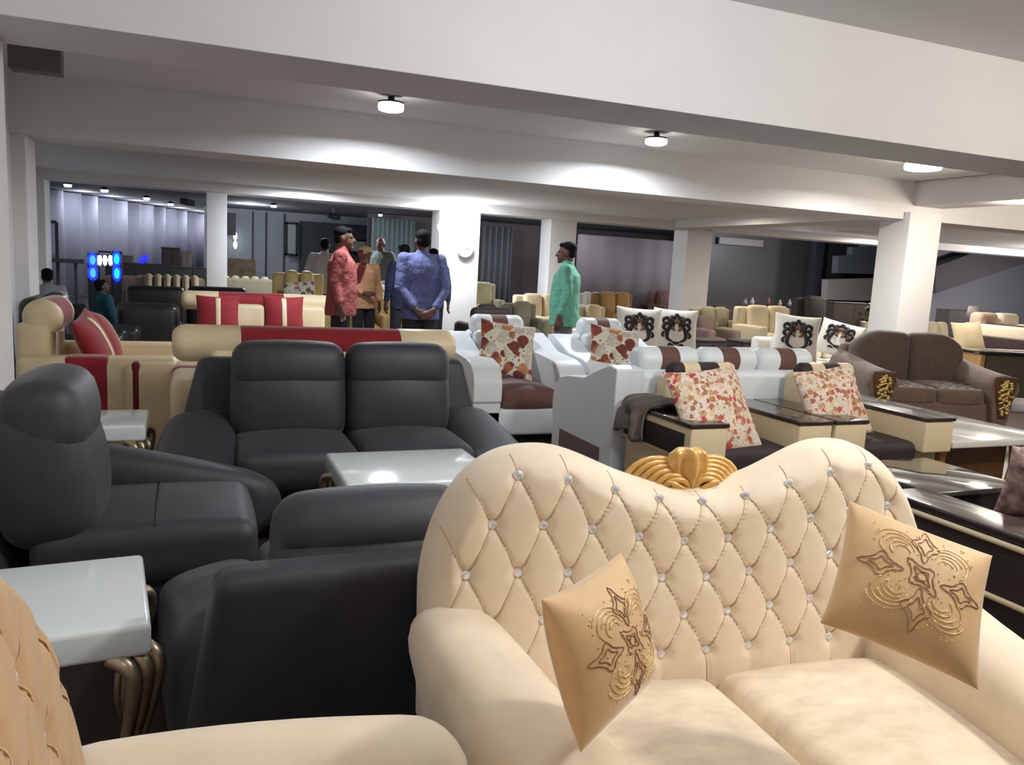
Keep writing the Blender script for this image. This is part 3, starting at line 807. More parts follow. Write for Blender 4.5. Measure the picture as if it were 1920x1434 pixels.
black_seat('charcoal leather seat in profile at the left, quilted seat toward the camera', 1, .86, (-.25, 3.28, 0), 90, arms=(0,1), group=GB, hs=.82, hh=.95, name='leather_armchair', cat='armchair', stitched=True, aw=.26, al=.09).scale = (1, 1.08, 1)
# ================================================================ middle distance
CL, RV, RD, WL, BS = Mt['cream_leather'], Mt['red_velvet'], Mt['red_dark'], Mt['white_leather'], Mt['brown_suede']
GR = 'cream and crimson roll-back suite'
roll_seat('cream and crimson armchair in profile against the left wall', 1, 1.12, (-.58, 6.27, 0), 90, CL, RV, GR, H=1.03, armh=.68, D=1.0, seat=CL, name='roll_back_armchair', cat='armchair', frac=(.1,.82), R=.12, sq=1.0, bw=.3, by=.07, backs=False)
r1 = [o for o in bpy.data.objects if o.get('label','').startswith('cream and crimson armchair in profile')][0]
a = SB('arm_post', (.34, .34, .64), (-.47, -.34, .34), .06, CL, r1, m=4); label(SB('stripe', (.348, .05, .648), (0, .1, 0), .02, RD, a, m=3), 'dark red velvet band')
roll_seat('cream and crimson sofa showing its long bolster behind the black two-seater', 2, 1.72, (.74, 5.33, 0), 180, CL, RV, GR, H=.99, single=True, armh=.66, frac=(.22,.78), R=.115, D=1.0, sq=.85)
cx, cy, w = span(365, 632, 553, .95)
roll_seat('cream and crimson sofa facing the camera beside the person in pink', 2, w+.3, (cx, cy+.2, 0), 0, CL, RV, GR, H=.95, single=True, armh=.55, frac=(.22,.62), seat=RV)
GC = 'crimson cushions with a cream stripe'
Mt['red_stripe'] = None
def striped(name, mw, lab, w=.44):
    o = cushion(lab, w, w, .16, RV, mw, 'cushion', GC)
    vs = []; fs = []; n = 16
    for i in range(n+1):
        v = lerp(-.9, .9, i/n)
        for u in (-.12, -.04, .04, .12): vs.append(pil_pt(u, v, w, w, .16, 1)+V((0,0,.004)))
    for i in range(n):
        for k in range(3): a = i*4+k; fs.append((a, a+1, a+5, a+4))
    s = mesh('cream_stripe', vs, fs, CL, o); md = s.modifiers.new('solid', 'SOLIDIFY'); md.thickness = .006; label(s, 'cream stripe'); return o
for k, (x, lab) in enumerate(((408, 'crimson cushion with cream stripe, left one on the far red sofa'), (530, 'crimson cushion with cream stripe, right one on the far red sofa'))):
    p = atY(x, 590, cy-.02); striped('c', lean_mat((p.x, cy-.12, p.z), 0, 18), lab)
striped('c', lean_mat((-.62, 6.1, .73), 82, 24, 10), 'nearer crimson cushion in profile on the cream armchair by the left wall', .44)
striped('c', lean_mat((-.60, 6.58, .72), 95, 26, -6), 'farther crimson cushion in profile on the cream armchair by the left wall', .44)
# grey-black round back beyond the red armchair
plain_sofa('black rounded chair back behind the cream and crimson armchair', 1, .85, (-1.0, 8.44, 0), 90, Mt['black_gloss'], H=.95, soft=.09, name='leather_armchair', cat='armchair')
# ---------------------------------------------------------------- white and brown suite
GW = 'white and brown roll-back suite'
roll_seat('white armchair with brown seat, nearer the black two-seater', 1, .98, (2.52, 6.32, 0), 0, WL, BS, GW, arm='wave', H=.98, D=1.08, armw=.24, name='roll_back_armchair', cat='armchair')
roll_seat('white armchair with brown seat, below the person in green', 1, .90, (3.52, 6.3, 0), 0, WL, BS, GW, arm='wave', H=.98, D=1.0, armw=.23, name='roll_back_armchair', cat='armchair')
roll_seat('white three-seat sofa seen from behind with three white and brown rolls', 3, 1.84, (3.40, 4.86, 0), 180, WL, BS, GW, arm='wave', H=.94, D=.98, inset=True, armw=.2, R=.095)
GF = 'rust flowered cushions on the white armchairs'
def fcush(lab, w, x, y, z, mt, gr, rz=0, tilt=25, roll=0, T=.14): return cushion(lab, w, w, T, mt, lean_mat((x, y, z), rz, tilt, roll), 'cushion', gr)
fcush('rust flowered cushion on the white armchair nearer the black two-seater', .48, 2.42, 6.15, .72, Mt['floral_rust'], GF, -6, 24, -8)
fcush('rust flowered cushion on the white armchair below the person in green', .46, 3.38, 6.05, .72, Mt['floral_rust'], GF, -8, 24, -8)
fcush('rust flowered cushion lying low at the right arm of a white armchair', .3, 3.74, 5.84, .5, Mt['floral_rust'], GF, -20, 60, 10, .12)
# ---------------------------------------------------------------- cream chairs with dark arm boards
GD = 'cream chairs with dark boarded arms'
board_seat('cream chair with dark boarded arms and a grey scarf on the arm', .98, (3.0, 3.96, 0), 0, GD)
board_seat('cream chair with dark boarded arms beside the white marble table', .96, (4.0, 3.96, 0), 0, GD)
GP = 'blossom cushions on the cream boarded chairs'
fcush('pink blossom cushion leaning in the chair with the scarf', .54, 2.79, 3.78, .64, Mt['floral_big'], GP, 4, 30, 5, .15)
fcush('pink blossom cushion leaning in the chair beside the marble table', .47, 3.74, 3.86, .665, Mt['floral_big'], GP, -4, 26, 8, .15)
# scarf draped over the left arm
def scarf():
    vs = []; fs = []; nu, nv = 16, 22; rr = random.Random(5)
    prof = smoothpath([V((-.17,0,.42)), V((-.155,0,.55)), V((-.12,0,.625)), V((0,0,.64)), V((.1,0,.63)), V((.15,0,.6)), V((.19,0,.6))], 4)
    for i in range(nu+1):
        y = lerp(-.02, .3, i/nu)
        for j in range(nv+1):
            p = prof[int(j/nv*(len(prof)-1))]; t = j/nv
            f = .014*sin(i*1.7+t*3)+.01*sin(i*.9-t*6)
            vs.append(V((p.x*1.02+f*.6+(.02*sin(i*.8) if t < .2 else 0), y+.05*sin(t*4+1)+.02*sin(i*.6+t*9), p.z+abs(f)+.004-(.1*sin(i*.45)*max(0, .25-t)))))
    for i in range(nu):
        for j in range(nv): a = i*(nv+1)+j; fs.append((a, a+1, a+nv+2, a+nv+1))
    o = mesh('scarf', vs, fs, Mt['grey_cloth'], loc=(2.64, 3.98, -.005)); s = o.modifiers.new('solid', 'SOLIDIFY'); s.thickness = .008; s.offset = 1
    return tag(o, 'crumpled grey wool scarf draped over a dark chair arm', 'scarf')
scarf()
s = root('marble_table', 'white marble-topped coffee table beside the brown sofa', 'table', (4.98, 4.45, 0))
SB('tabletop', (.98, 1.75, .05), (0, 0, .43), .012, Mt['marble'], s, m=2)
SB('base', (.66, 1.3, .36), (0, 0, .2), .03, mat('walnut_gold', (112, 78, 48), .3, var=.25, vs=7, coat=.4), s, m=2)
for x in (-.36, .36):
    for y in (-.68, .68): LT('leg', [(.03,0),(.05,.06),(.03,.2),(.045,.4)], Mt['gold_wood'], s, loc=(x, y, 0), seg=12)
s = root('glass_table', 'low square table with a black glass top on a dark box base', 'table', (3.68, 3.05, 0))
SB('tabletop', (.66, .62, .025), (0, 0, .41), .006, mat('reflecting_dark_marble', (70, 70, 66), .08, var=.35, vs=5, coat=1), s, m=1)
BX('base', (.6, .56, .38), (0, 0, .2), Mt['black_glass'], s)
# dark sofa whose cream-piped arm shows at the right edge
s = root('piped_sofa', 'espresso sofa with cream-piped glossy arm at the right edge', 'sofa', (3.45, 1.85, 0), 180)
E_ = Mt['espresso']
SB('base', (1.74, .9, .35), (0, 0, .175), .03, E_, s, m=2); SB('seat_cushion', (1.3, .7, .18), (0, -.06, .4), .05, E_, s, puff=(0,0,.03)); SB('back_panel', (1.3, .16, .62), (0, .36, .4), .04, E_, s, m=3)
for sx in (-1, 1):
    a = SB('armrest', (.2, .94, .46), (sx*.78, 0, .34), .012, E_, s, m=2)
    o = SB('arm_board', (.21, .95, .03), (0, 0, .245), .008, Mt['dark_brown'], a, m=1); label(o, 'glossy dark brown arm board')
    for z in (.215, .02, -.16):
        o = TB('piping', [(sx*.1, -.46, z), (sx*.1, .46, z)], .011, CL, a, k=1); label(o, 'cream piping')
fcush('dark red flowered cushion on the espresso sofa at the right edge', .36, 3.22, 2.1, .64, mat('dark_flower', (120,84,80), .7, var=.6, vs=18, tint=(190,160,150)), None, 140, 25)
# ---------------------------------------------------------------- brown scroll-arm loveseat
def scroll_sofa():
    r = root('scroll_arm_sofa', 'taupe scroll-arm loveseat with gold carved arm fronts', 'sofa', (6.80, 5.95, 0), -18)
    T_, TD = Mt['taupe'], Mt['taupe_dark']; W = 1.32
    SB('base', (W-.1, .86, .3), (0, 0, .2), .04, T_, r, m=3)
    for s in (-1, 1):
        SB('seat_cushion', (.48, .66, .17), (s*.243, -.1, .4), .05, T_, r, puff=(0,.02,.03), m=6)
        def df(p, s=s):
            t = (p.z+.3)/.6; e = max(0, (s*p.x)/.3)
            return V((p.x*(1+.05*t), p.y-.03*t, p.z-.16*max(0, t)*e**2.2))
        SB('back_cushion', (.58, .2, .6), (s*.29, .24, .68), .08, TD, r, puff=(0,.05,.02), rot=(-8,0,0), m=8, deform=df)
        # rolled arm: outward scroll profile swept front to back, higher at the rear
        def arm(s=s):
            bm = bmesh.new(); rings = []; N = 26
            for i in range(9):
                t = i/8; y = lerp(-.46, .38, t); sc = lerp(1, .93, t); rise = .10*t**1.5
                ring = []
                for k in range(N):
                    a = 2*pi*k/N; x = .155*cos(a); z = .155*sin(a)+.5
                    if sin(a) < -.1: x *= .72; z = lerp(.5, .05, min(1, -sin(a)))
                    ring.append(bm.verts.new((s*(.60+x*sc), y-.05*(1-t), z+rise*(z/.6))))
                rings.append(ring)
            for i in range(8):
                for k in range(N): bm.faces.new((rings[i][k], rings[i][(k+1) % N], rings[i+1][(k+1) % N], rings[i+1][k]))
            bm.faces.new(rings[0]); bm.faces.new(rings[-1][::-1])
            o = frombm('armrest', bm, T_, r); b = o.modifiers.new('bevel', 'BEVEL'); b.width = .03; b.segments = 3; b.limit_method = 'ANGLE'; b.angle_limit = radians(60)
            return o
        a = arm()
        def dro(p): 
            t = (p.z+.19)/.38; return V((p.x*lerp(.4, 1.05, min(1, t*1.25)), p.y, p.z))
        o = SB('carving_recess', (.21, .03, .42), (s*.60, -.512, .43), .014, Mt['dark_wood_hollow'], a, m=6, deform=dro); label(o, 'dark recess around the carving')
        bm = bmesh.new(); rr = random.Random(4)
        for k in range(34):
            t = k/33; z = lerp(-.17, .17, t); wd = lerp(.03, .085, min(1, t*1.3))*(1 if t < .8 else (1-t)*5*.8+.2)
            x = rr.uniform(-wd, wd); q = bmesh.ops.create_icosphere(bm, subdivisions=1, radius=rr.uniform(.013, .024), matrix=M.Translation((x, rr.uniform(-.012, 0), z)))
        for k in range(5):
            z = lerp(-.12, .12, k/4); tube_bm(bm, smoothpath([V((-.05-.02*k/4, 0, z)), V((0, -.012, z+.035)), V((.05+.02*k/4, 0, z))], 4), .009, 6)
        o = frombm('gold_carving', bm, Mt['gold_carved'], a, loc=(s*.60, -.532, .43)); label(o, 'gold leaf floral carving')
    SB('back_panel', (1.26, .16, .72), (0, .39, .48), .07, T_, r, m=4)
    bm = bmesh.new()
    for i in range(-9, 10):
        for d in (-1, 1):
            P = [V((i*.1+d*t*.45, lerp(-.4, .16, t), 0)) for t in (0, 1)]
            P = [V((lerp(P[0].x, P[1].x, k/8), lerp(P[0].y, P[1].y, k/8), 0)) for k in range(9)]
            P = [p for p in P if abs(p.x) < .46]
            if len(P) > 2:
                for p in P: p.z = .487+.03*max(0, 1-((abs(p.x)-.285)/.28)**2)*max(0, 1-((p.y+.1)/.33)**2)
                tube_bm(bm, P, .004, 4)
    label(frombm('quilting', bm, TD, r), 'diamond quilting on the seat')
    for x in (-.6, .6):
        for y in (-.36, .36): LT('leg', [(.02,0),(.04,.04),(.03,.07)], Mt['gold_wood'], r, loc=(x, y, 0), seg=10)
    r.scale = (1, 1, .96)
scroll_sofa()
# ---------------------------------------------------------------- damask cushions and their pale sofas
GS = 'ivory cushions with black ornament'
plain_sofa('pale grey sofa carrying two upright ornament cushions', 2, 1.6, (4.82, 7.85, 0), 0, Mt['oatmeal'], H=.78, D=.95, group='pale sofas with ornament cushions', seat_h=.44, armh=.5)
for k, (px, lab) in enumerate(((1199, 'ivory cushion with black ornament, left of the pair on the pale grey sofa'), (1269, 'ivory cushion with black ornament, right of the pair on the pale grey sofa'))):
    p = atY(px, 615, 7.45); damask(lab, .5, .12, lean_mat((p.x, 7.48, .80), -18, 14, -2), GS)
plain_sofa('white sofa with two slumped ornament cushions behind the taupe loveseat', 2, 1.7, (7.35, 7.75, 0), -8, Mt['ivory'], H=.74, D=.9, group='pale sofas with ornament cushions', seat_h=.44, armh=.52)
p = atY(1487, 628, 7.35); damask('ivory cushion with black ornament standing beside a dark chair post', .52, .12, lean_mat((p.x, 7.3, .78), -28, 12, -4), GS)
p = atY(1568, 622, 7.55); damask('ivory cushion with black ornament slumped low behind the taupe loveseat', .5, .12, lean_mat((p.x, 7.5, .75), -40, 35, -14), GS)
# ================================================================ people
def cap_bm(bm, p0, r0, p1, r1, seg=12):
    p0, p1 = V(p0), V(p1); d = p1-p0; L = d.length
    if L < 1e-6: d = V((0,0,1)); L = 1e-6
    d = d/L; a = d.orthogonal().normalized(); b = d.cross(a); rings = []
    for k in range(5):
        th = -pi/2+pi/2*(k+.6)/5; rings.append((p0+d*(r0*sin(th)), r0*cos(th)))
    for k in range(5):
        th = pi/2*k/5+.06; rings.append((p1+d*(r1*sin(th)), r1*cos(th)))
    R = [[bm.verts.new(c+(a*cos(2*pi*i/seg)+b*sin(2*pi*i/seg))*r) for i in range(seg)] for c, r in rings]
    for i in range(len(R)-1):
        for k in range(seg): bm.faces.new((R[i][k], R[i][(k+1) % seg], R[i+1][(k+1) % seg], R[i+1][k]))
    bm.faces.new(R[0][::-1]); bm.faces.new(R[-1])
def ell_bm(bm, c, r, rot=(0,0,0)):
    m = M.Translation(V(c)) @ M.Rotation(radians(rot[2]), 4, 'Z') @ M.Rotation(radians(rot[1]), 4, 'Y') @ M.Rotation(radians(rot[0]), 4, 'X') @ M.Diagonal((*r, 1))
    bmesh.ops.create_icosphere(bm, subdivisions=3, radius=1, matrix=m)
def loft_bm(bm, rows, X, seg=20):
    R = [[bm.verts.new(X((rx*cos(2*pi*i/seg), yo+ry*sin(2*pi*i/seg), z))) for i in range(seg)] for z, rx, ry, yo in rows]
    for a, b in zip(R, R[1:]):
        for k in range(seg): bm.faces.new((a[k], a[(k+1) % seg], b[(k+1) % seg], b[k]))
    bm.faces.new(R[0][::-1]); bm.faces.new(R[-1])
def fuse(name, bm, m, par, vox=.011, sm=4):
    o = frombm(name, bm, m, par)
    md = o.modifiers.new('fuse', 'REMESH'); md.mode = 'VOXEL'; md.voxel_size = vox; md.use_smooth_shade = True
    s = o.modifiers.new('smooth', 'SMOOTH'); s.iterations = sm; s.factor = .5; return o
PANTS = mat('dark_trousers', (34, 32, 40), .85)
def person(lab, loc, rz, H, shirt, pants=None, larm=None, rarm=None, stout=1.0, lean=0, sit=False, hairm=None, bald=False, head_turn=0, hat=None, long_sleeve=True, group=None, beard=False):
    """local frame: faces -y. larm/rarm: (elbow, wrist, hand) points at H = 1.70"""
    k = H/1.685; r = root('person', lab, 'person', loc, rz, group); r.scale = (k, k, k)
    hip = .92 if not sit else .50
    up = M.Translation((0,0,hip)) @ M.Rotation(radians(lean), 4, 'X') @ M.Translation((0,0,-.92))
    U = lambda p: up @ V(p)
    larm = larm or ((.25,.03,1.12), (.25,-.03,.88), (.245,-.05,.78)); rarm = rarm or ((-.25,.03,1.12), (-.25,-.03,.88), (-.245,-.05,.78))
    hc = (0, -.03, 1.585)
    bm = bmesh.new()
    # head, neck, trunk core
    hr = M.Rotation(radians(head_turn), 4, 'Z'); Hh = lambda p: U(V((0,-.02,1.46))+hr @ ((V(p)-V((0,0,1.46)))*.9))
    ell_bm(bm, Hh((0, .01, 1.605)), (.07, .088, .092)); ell_bm(bm, Hh((0, -.03, 1.545)), (.055, .063, .074))
    cap_bm(bm, Hh((0, -.105, 1.58)), .011, Hh((0, -.118, 1.548)), .015)          # nose
    ell_bm(bm, Hh((0, -.09, 1.512)), (.028, .014, .009)); ell_bm(bm, Hh((0, -.08, 1.477)), (.03, .024, .022))   # mouth, chin
    for s in (-1, 1):
        ell_bm(bm, Hh((s*.076, .015, 1.572)), (.012, .022, .033)); ell_bm(bm, Hh((s*.03, -.082, 1.60)), (.02, .014, .01))
    cap_bm(bm, U((0, .01, 1.40)), .062, Hh((0, .02, 1.52)), .056)
    ell_bm(bm, U((0, .0, 1.27)), (.17*stout, .10*stout, .17)); ell_bm(bm, U((0, 0, 1.05)), (.145*stout, .10*stout, .16)); ell_bm(bm, U((0, .01, .93)), (.155, .11, .12))
    for s, A in ((1, larm), (-1, rarm)):
        sh = U((s*.185*min(1.08, stout), .0, 1.385)); e, w, h = [U(p) for p in A]
        cap_bm(bm, sh, .05, e, .04); cap_bm(bm, e, .04, w, .028)
        d = (h-w).normalized(); side = d.cross(V((1,0,0)) if abs(d.x) < .8 else V((0,1,0))).normalized(); nrm = d.cross(side)
        ell = (h-w).length
        for q in (-1, 0, 1): cap_bm(bm, w+side*q*.016, .019, h+side*q*.022, .017)
        for q, L in ((-1.5, .062), (-.5, .075), (.5, .07), (1.5, .055)):       # four fingers
            b0 = h+side*q*.018; cap_bm(bm, b0, .010, b0+d*L*.55+nrm*.008, .009, 8); cap_bm(bm, b0+d*L*.55+nrm*.008, .009, b0+d*L*.85+nrm*.028, .008, 8)
        cap_bm(bm, w+d*.03-side*.02, .012, w+d*.06-side*.05, .0105, 8); cap_bm(bm, w+d*.06-side*.05, .0105, w+d*.09-side*.055+nrm*.012, .009, 8)
    for s in (-1, 1):
        hp = V((s*.09, 0, hip-.02))
        kn = V((s*.10, -.01, .48)) if not sit else V((s*.11, -.42, .50)); an = V((s*.10, .02, .09)) if not sit else V((s*.11, -.40, .09))
        cap_bm(bm, hp, .075, kn, .052); cap_bm(bm, kn, .05, an, .034); cap_bm(bm, an-V((0,-.02,.05)), .034, an+V((0,-.15,-.055)), .028)
    fuse('body', bm, Mt['skin'], r, .010, 3)
    # shirt
    bm = bmesh.new()
    q = stout; loft_bm(bm, [(.79, .192*q, .138*q, .004), (.86, .19*q, .138*q, .002), (.95, .184*q, .136*q, -.004), (1.05, .178*q, .134*q, -.01), (1.15, .18*q, .13*q, -.008), (1.25, .19*q, .128*q, 0), (1.33, .192*q, .118*q, .003), (1.39, .165, .095, .006), (1.43, .10, .075, .008)] if not sit else [(.9, .185*q, .14*q, 0), (1.05, .178*q, .134*q, -.01), (1.25, .19*q, .128*q, 0), (1.34, .19*q, .116*q, 0), (1.39, .165, .095, .006), (1.43, .10, .075, .008)], U)
    cap_bm(bm, U((-.12, .005, 1.40)), .055, U((.12, .005, 1.40)), .055); cap_bm(bm, U((0, .01, 1.40)), .075, U((0, 0, 1.455)), .066)
    for s, A in ((1, larm), (-1, rarm)):
        sh = U((s*.18*min(1.08, stout), .0, 1.385)); e, w, h = [U(p) for p in A]
        cap_bm(bm, sh, .072, e, .057)
        if long_sleeve: cap_bm(bm, e, .056, lerp(e, w, .8), .044)
        else: cap_bm(bm, e, .05, lerp(e, w, .1), .05)
    ob = fuse('shirt', bm, shirt, r, .013, 5)
    # trousers
    bm = bmesh.new()
    if not sit: ell_bm(bm, (0, .005, .90), (.175, .128, .13))
    else: ell_bm(bm, (0, 0, .52), (.18, .15, .12))
    for s in (-1, 1):
        kn = V((s*.10, -.01, .48)) if not sit else V((s*.11, -.42, .50)); an = V((s*.10, .025, .10)) if not sit else V((s*.11, -.40, .10))
        cap_bm(bm, V((s*.09, 0, hip-.03)), .098, kn, .076); cap_bm(bm, kn, .075, an, .062)
    fuse('trousers', bm, pants or PANTS, r, .014, 4)
    for s in (-1, 1):
        an = V((s*.10, .02, .05)) if not sit else V((s*.11, -.40, .05))
        SB('shoe', (.095, .27, .085), (an.x, an.y-.065, .043), .035, Mt['black'], r, m=2, deform=lambda p: V((p.x, p.y, p.z-.02*max(0, -p.y/.13))))
    if not bald:
        bm = bmesh.new()
        ell_bm(bm, Hh((0, .03, 1.645)), (.078, .088, .066)); ell_bm(bm, Hh((0, .055, 1.585)), (.072, .056, .07)); ell_bm(bm, Hh((0, -.045, 1.668)), (.062, .04, .03))
        if beard:
            cap_bm(bm, Hh((-.026, -.098, 1.527)), .008, Hh((.026, -.098, 1.527)), .008)
        fuse('hair', bm, hairm or Mt['hair'], r, .011, 2)
    if hat:
        bm = bmesh.new(); ell_bm(bm, Hh((0, .01, 1.65)), (.092, .108, .072)); ell_bm(bm, Hh((0, -.07, 1.635)), (.07, .09, .016))
        fuse('cap', bm, hat, r, .011, 2)
    return r
def stand(px, ytop, H):
    # ground position from the top of the head at height H and its image scale
    v = ray(px, ytop); return v
def shirt(n, c): return mat(n, c, .9, var=.16, vs=7, bs=.8, bscale=13, bdist=.03)
def put(px, Y): p = atY(px, 500, Y); return (p.x, Y, 0)
person('person in a salmon pink shirt facing right, hand raised to the chin', put(641, 8.45), 76, 1.72, shirt('pink_shirt', (152,78,76)), stout=1.16, rarm=((-.23,.06,1.13),(-.235,.0,.9),(-.23,-.03,.8)), larm=((.2,-.14,1.16),(.06,-.22,1.34),(.03,-.19,1.42)), beard=True)
person('person in a blue shirt seen from behind, hands clasped at the back', put(791, 8.1), 180, 1.73, shirt('blue_shirt', (88,94,138)), stout=1.04, long_sleeve=True,
       larm=((.235,.07,1.10),(.09,.18,.89),(.02,.19,.84)), rarm=((-.235,.07,1.10),(-.09,.18,.89),(-.01,.205,.845)))
person('person in a mint green shirt facing left in front of a column', put(1064, 7.9), -122, 1.70, shirt('green_shirt', (98,160,138)), mat('grey_trousers', (96,92,92), .85), stout=1.2, beard=True, larm=((.25,.05,1.13),(.25,-.02,.9),(.245,-.04,.8)))
person('person in a pale grey shirt bending forward behind the person in pink', put(606, 13.1), 160, 1.70, shirt('pale_shirt', (178,184,192)), larm=((.27,.0,1.12),(.30,-.08,.9),(.3,-.1,.8)), lean=10)
person('person in a peach shirt and tan cap behind the person in pink', put(684, 10.95), 20, 1.56, shirt('peach_shirt', (214,160,120)), hat=mat('tan_cap', (176,140,100), .8), rarm=((-.24,-.02,1.12),(-.12,-.2,1.02),(-.04,-.26,1.02)))
person('bald person in a grey-green shirt standing by the teal curtain', put(713, 14.2), -35, 1.80, shirt('grey_shirt', (104,112,112)), bald=True, long_sleeve=False, rarm=((-.25,-.04,1.12),(-.2,-.2,.98),(-.12,-.28,.96)))
person('person in a navy top half hidden left of the person in blue', put(757, 10.6), 200, 1.62, shirt('navy_top', (36,42,72)))
person('dark-haired person half hidden right of the person in blue', put(812, 11.2), 150, 1.60, shirt('dusk_shirt', (58,66,86)))
p = atY(88, 500, 11.2)
person('person in a grey shirt sitting by the left wall with back turned', (p.x, p.y, 0), 205, 1.44, shirt('ash_shirt', (140,142,148)), sit=True)
p = atY(204, 522, 11.4)
person('person in teal clothes sitting low before the blue light boxes', (p.x, p.y, 0), 120, 1.3, shirt('teal_shirt', (22,84,98)), mat('teal_trousers', (24,50,84), .85), sit=True, lean=-12)
# ================================================================ far furniture
BG, OL, SA, BE, YT, OA = Mt['black_gloss'], Mt['olive'], Mt['sand'], Mt['beige'], Mt['yellow_tan'], Mt['oatmeal']
def far(lab, xl, xr, y, z, m, n=2, rz=0, cush=None, D=.85, group=None, name='fabric_sofa', cat='sofa', dy=0, **kw):
    cx, cy, w = span(xl, xr, y, z)
    if n <= 2 and w/n < .33: n = 1
    return plain_sofa(lab, n, w, (cx, cy+dy, 0), rz, m, cush, group, H=z, D=D, name=name, cat=cat, **kw)
GBk = 'black leather sofas at the left'
far('black leather sofa nearest, left of the far red sofa', 218, 340, 558, .86, BG, 2, 180, group=GBk, name='leather_sofa', soft=.09, dy=.12, backs=False)
far('black leather armchair left of the nearest black sofa, arm in profile', 142, 214, 572, .80, BG, 1, 90, group=GBk, name='leather_armchair', cat='armchair', soft=.08, dy=.1)
far('black leather sofa in the second row, left half', 238, 348, 529, .9, BG, 2, 180, group=GBk, name='leather_sofa', soft=.08, backs=False)
far('black leather sofa in the second row, right half', 350, 462, 531, .9, BG, 2, 180, group=GBk, name='leather_sofa', soft=.08, backs=False)
far('long olive sofa with pale cushion tops behind the black sofas', 250, 392, 515, .95, OL, 6, 0, cush=mat('olive_sand', (160,146,122), .85, var=.2), group='long olive sofas')
far('long olive sofa ending beside the golden tan headboard', 396, 520, 517, .95, OL, 5, 180, cush=SA, group='long olive sofas')
tan_t = mat('tufted_tan_velvet', (128,108,88), .8, var=.45, vs=5)
far('tall tufted brown sofa, left one under the grey panels', 428, 482, 482, 1.28, tan_t, 2, 0, group='tall tufted sofas', name='tufted_sofa', backs=False)
far('tall tufted brown sofa, right one under the grey panels', 486, 546, 483, 1.28, tan_t, 2, 0, group='tall tufted sofas', name='tufted_sofa', backs=False)
far('golden tan sofa with high back left of the person in pink', 514, 614, 508, 1.18, YT, 2, 0, name='leather_sofa', group='golden tan sofas', D=.9)
far('golden tan sofa right of the person in pink', 668, 728, 530, 1.06, YT, 1, 0, name='leather_sofa', group='golden tan sofas', D=.9)
far('golden tan chaise with rolled edge between the persons in pink and blue', 655, 752, 555, .82, YT, 1, 0, name='chaise', cat='chaise', D=1.1, backs=False, armh=.5)
for x, y, lab in ((556, 535, 'flowered cushion on the golden tan sofa left of the person in pink'), (690, 540, 'flowered cushion on the golden tan sofa right of the person in pink')):
    p = at(x, y, .96 if x < 600 else .9); fcush(lab, .46, p.x, p.y-.42, .82, Mt['floral_far'], 'flowered cushions on golden tan sofas', 0, 22, 4)
GPal = 'pale sofas in the middle hall'
far('pale beige sofa with upright cushions right of the person in blue', 838, 938, 528, 1.0, BE, 2, 0, cush=mat('pale_lime', (204,200,160), .85, var=.1), group=GPal)
far('beige sofa left of the person in green', 940, 1032, 547, .9, BE, 2, 0, group=GPal, dy=-1.0)
far('olive-brown sofa with cushions beside the person in green', 966, 1034, 568, .86, OL, 2, 0, group=GPal, dy=.3)
far('dark brown armchair with white-topped arms behind the nearer white armchair', 868, 944, 568, .88, Mt['espresso'], 1, 180, name='leather_armchair', cat='armchair', soft=.08)
far('cream sofa just right of the person in green', 1088, 1142, 548, .9, OA, 2, 0, group=GPal)
far('sand sofa lower right of the person in green', 1092, 1150, 572, .82, SA, 1, 0, group=GPal)
far('tan sofa with golden cushions before the mauve blind', 1122, 1198, 548, .95, mat('tan_gold', (150,118,76), .8, var=.1), 2, 0, cush=mat('gold_cush', (178,140,84), .7), group='sofas before the mauve blind')
far('maroon patterned sofa before the mauve blind', 1198, 1264, 542, 1.0, mat('maroon_pattern', (96,62,56), .8, var=.5, vs=6), 2, 0, group='sofas before the mauve blind', dy=-.9)
far('taupe sofa left of the olive sofa behind the ornament cushions', 1302, 1364, 594, .78, mat('taupe_b', (128,106,96), .85, var=.1), 2, 0, group='sofas before the dark glass')
far('olive sofa with two cushions left of the cream pair', 1330, 1404, 578, .85, mat('olive_b', (136,130,108), .85, var=.08), 2, 0, group='sofas before the dark glass', dy=.3)
far('cream high-backed sofa with two upright backs before the dark glass', 1402, 1502, 574, .95, mat('cream_b', (216,200,164), .8, var=.05), 2, 0, group='sofas before the dark glass', D=.9)
def unit(lab, xl, xr, yt, z, h, m, name='low_cabinet', cat='cabinet', dep=.4, group=None, Yo=None):
    if Yo: a = atY(xl, yt, Yo); b = atY(xr, yt, Yo); cx, cy, w = (a.x+b.x)/2, Yo, b.x-a.x; z = a.z
    else: cx, cy, w = span(xl, xr, yt, z)
    r = root(name, lab, cat, (cx, cy, 0), 0, group)
    BX('carcass', (w, dep, z-.06), (0, 0, .05+(z-.06)/2), m, r); BX('top_panel', (w+.02, dep+.02, .025), (0, 0, z), m, r)
    for s in (-1, 1):
        d = BX('door', (w/2-.01, .015, z-.12), (s*w/4, -dep/2-.006, .05+(z-.06)/2), m, r); BX('handle', (.015, .02, .1), (-s*(w/4-.03), -.015, 0), Mt['pewter'], d)
    BX('plinth', (w-.06, dep-.06, .05), (0, 0, .025), Mt['black'], r); return r
unit('dark low cabinet left of the pale boxes', 1296, 1346, 637, .5, .5, Mt['espresso'], group='dark low cabinets')
unit('dark low cabinet under the cream high-backed sofa', 1378, 1456, 640, .5, .5, Mt['espresso'], group='dark low cabinets')
def carton(lab, xl, xr, yt, z, c):
    cx, cy, w = span(xl, xr, yt, z); r = root('carton', lab, 'box', (cx, cy-.45, 0), 0, 'pale boxes between the dark cabinets')
    m = mat('carton', c, .8); BX('box_body', (w, .2, z-.01), (0, 0, (z-.01)/2), m, r); BX('lid', (w+.01, .21, .03), (0, 0, z-.02), m, r)
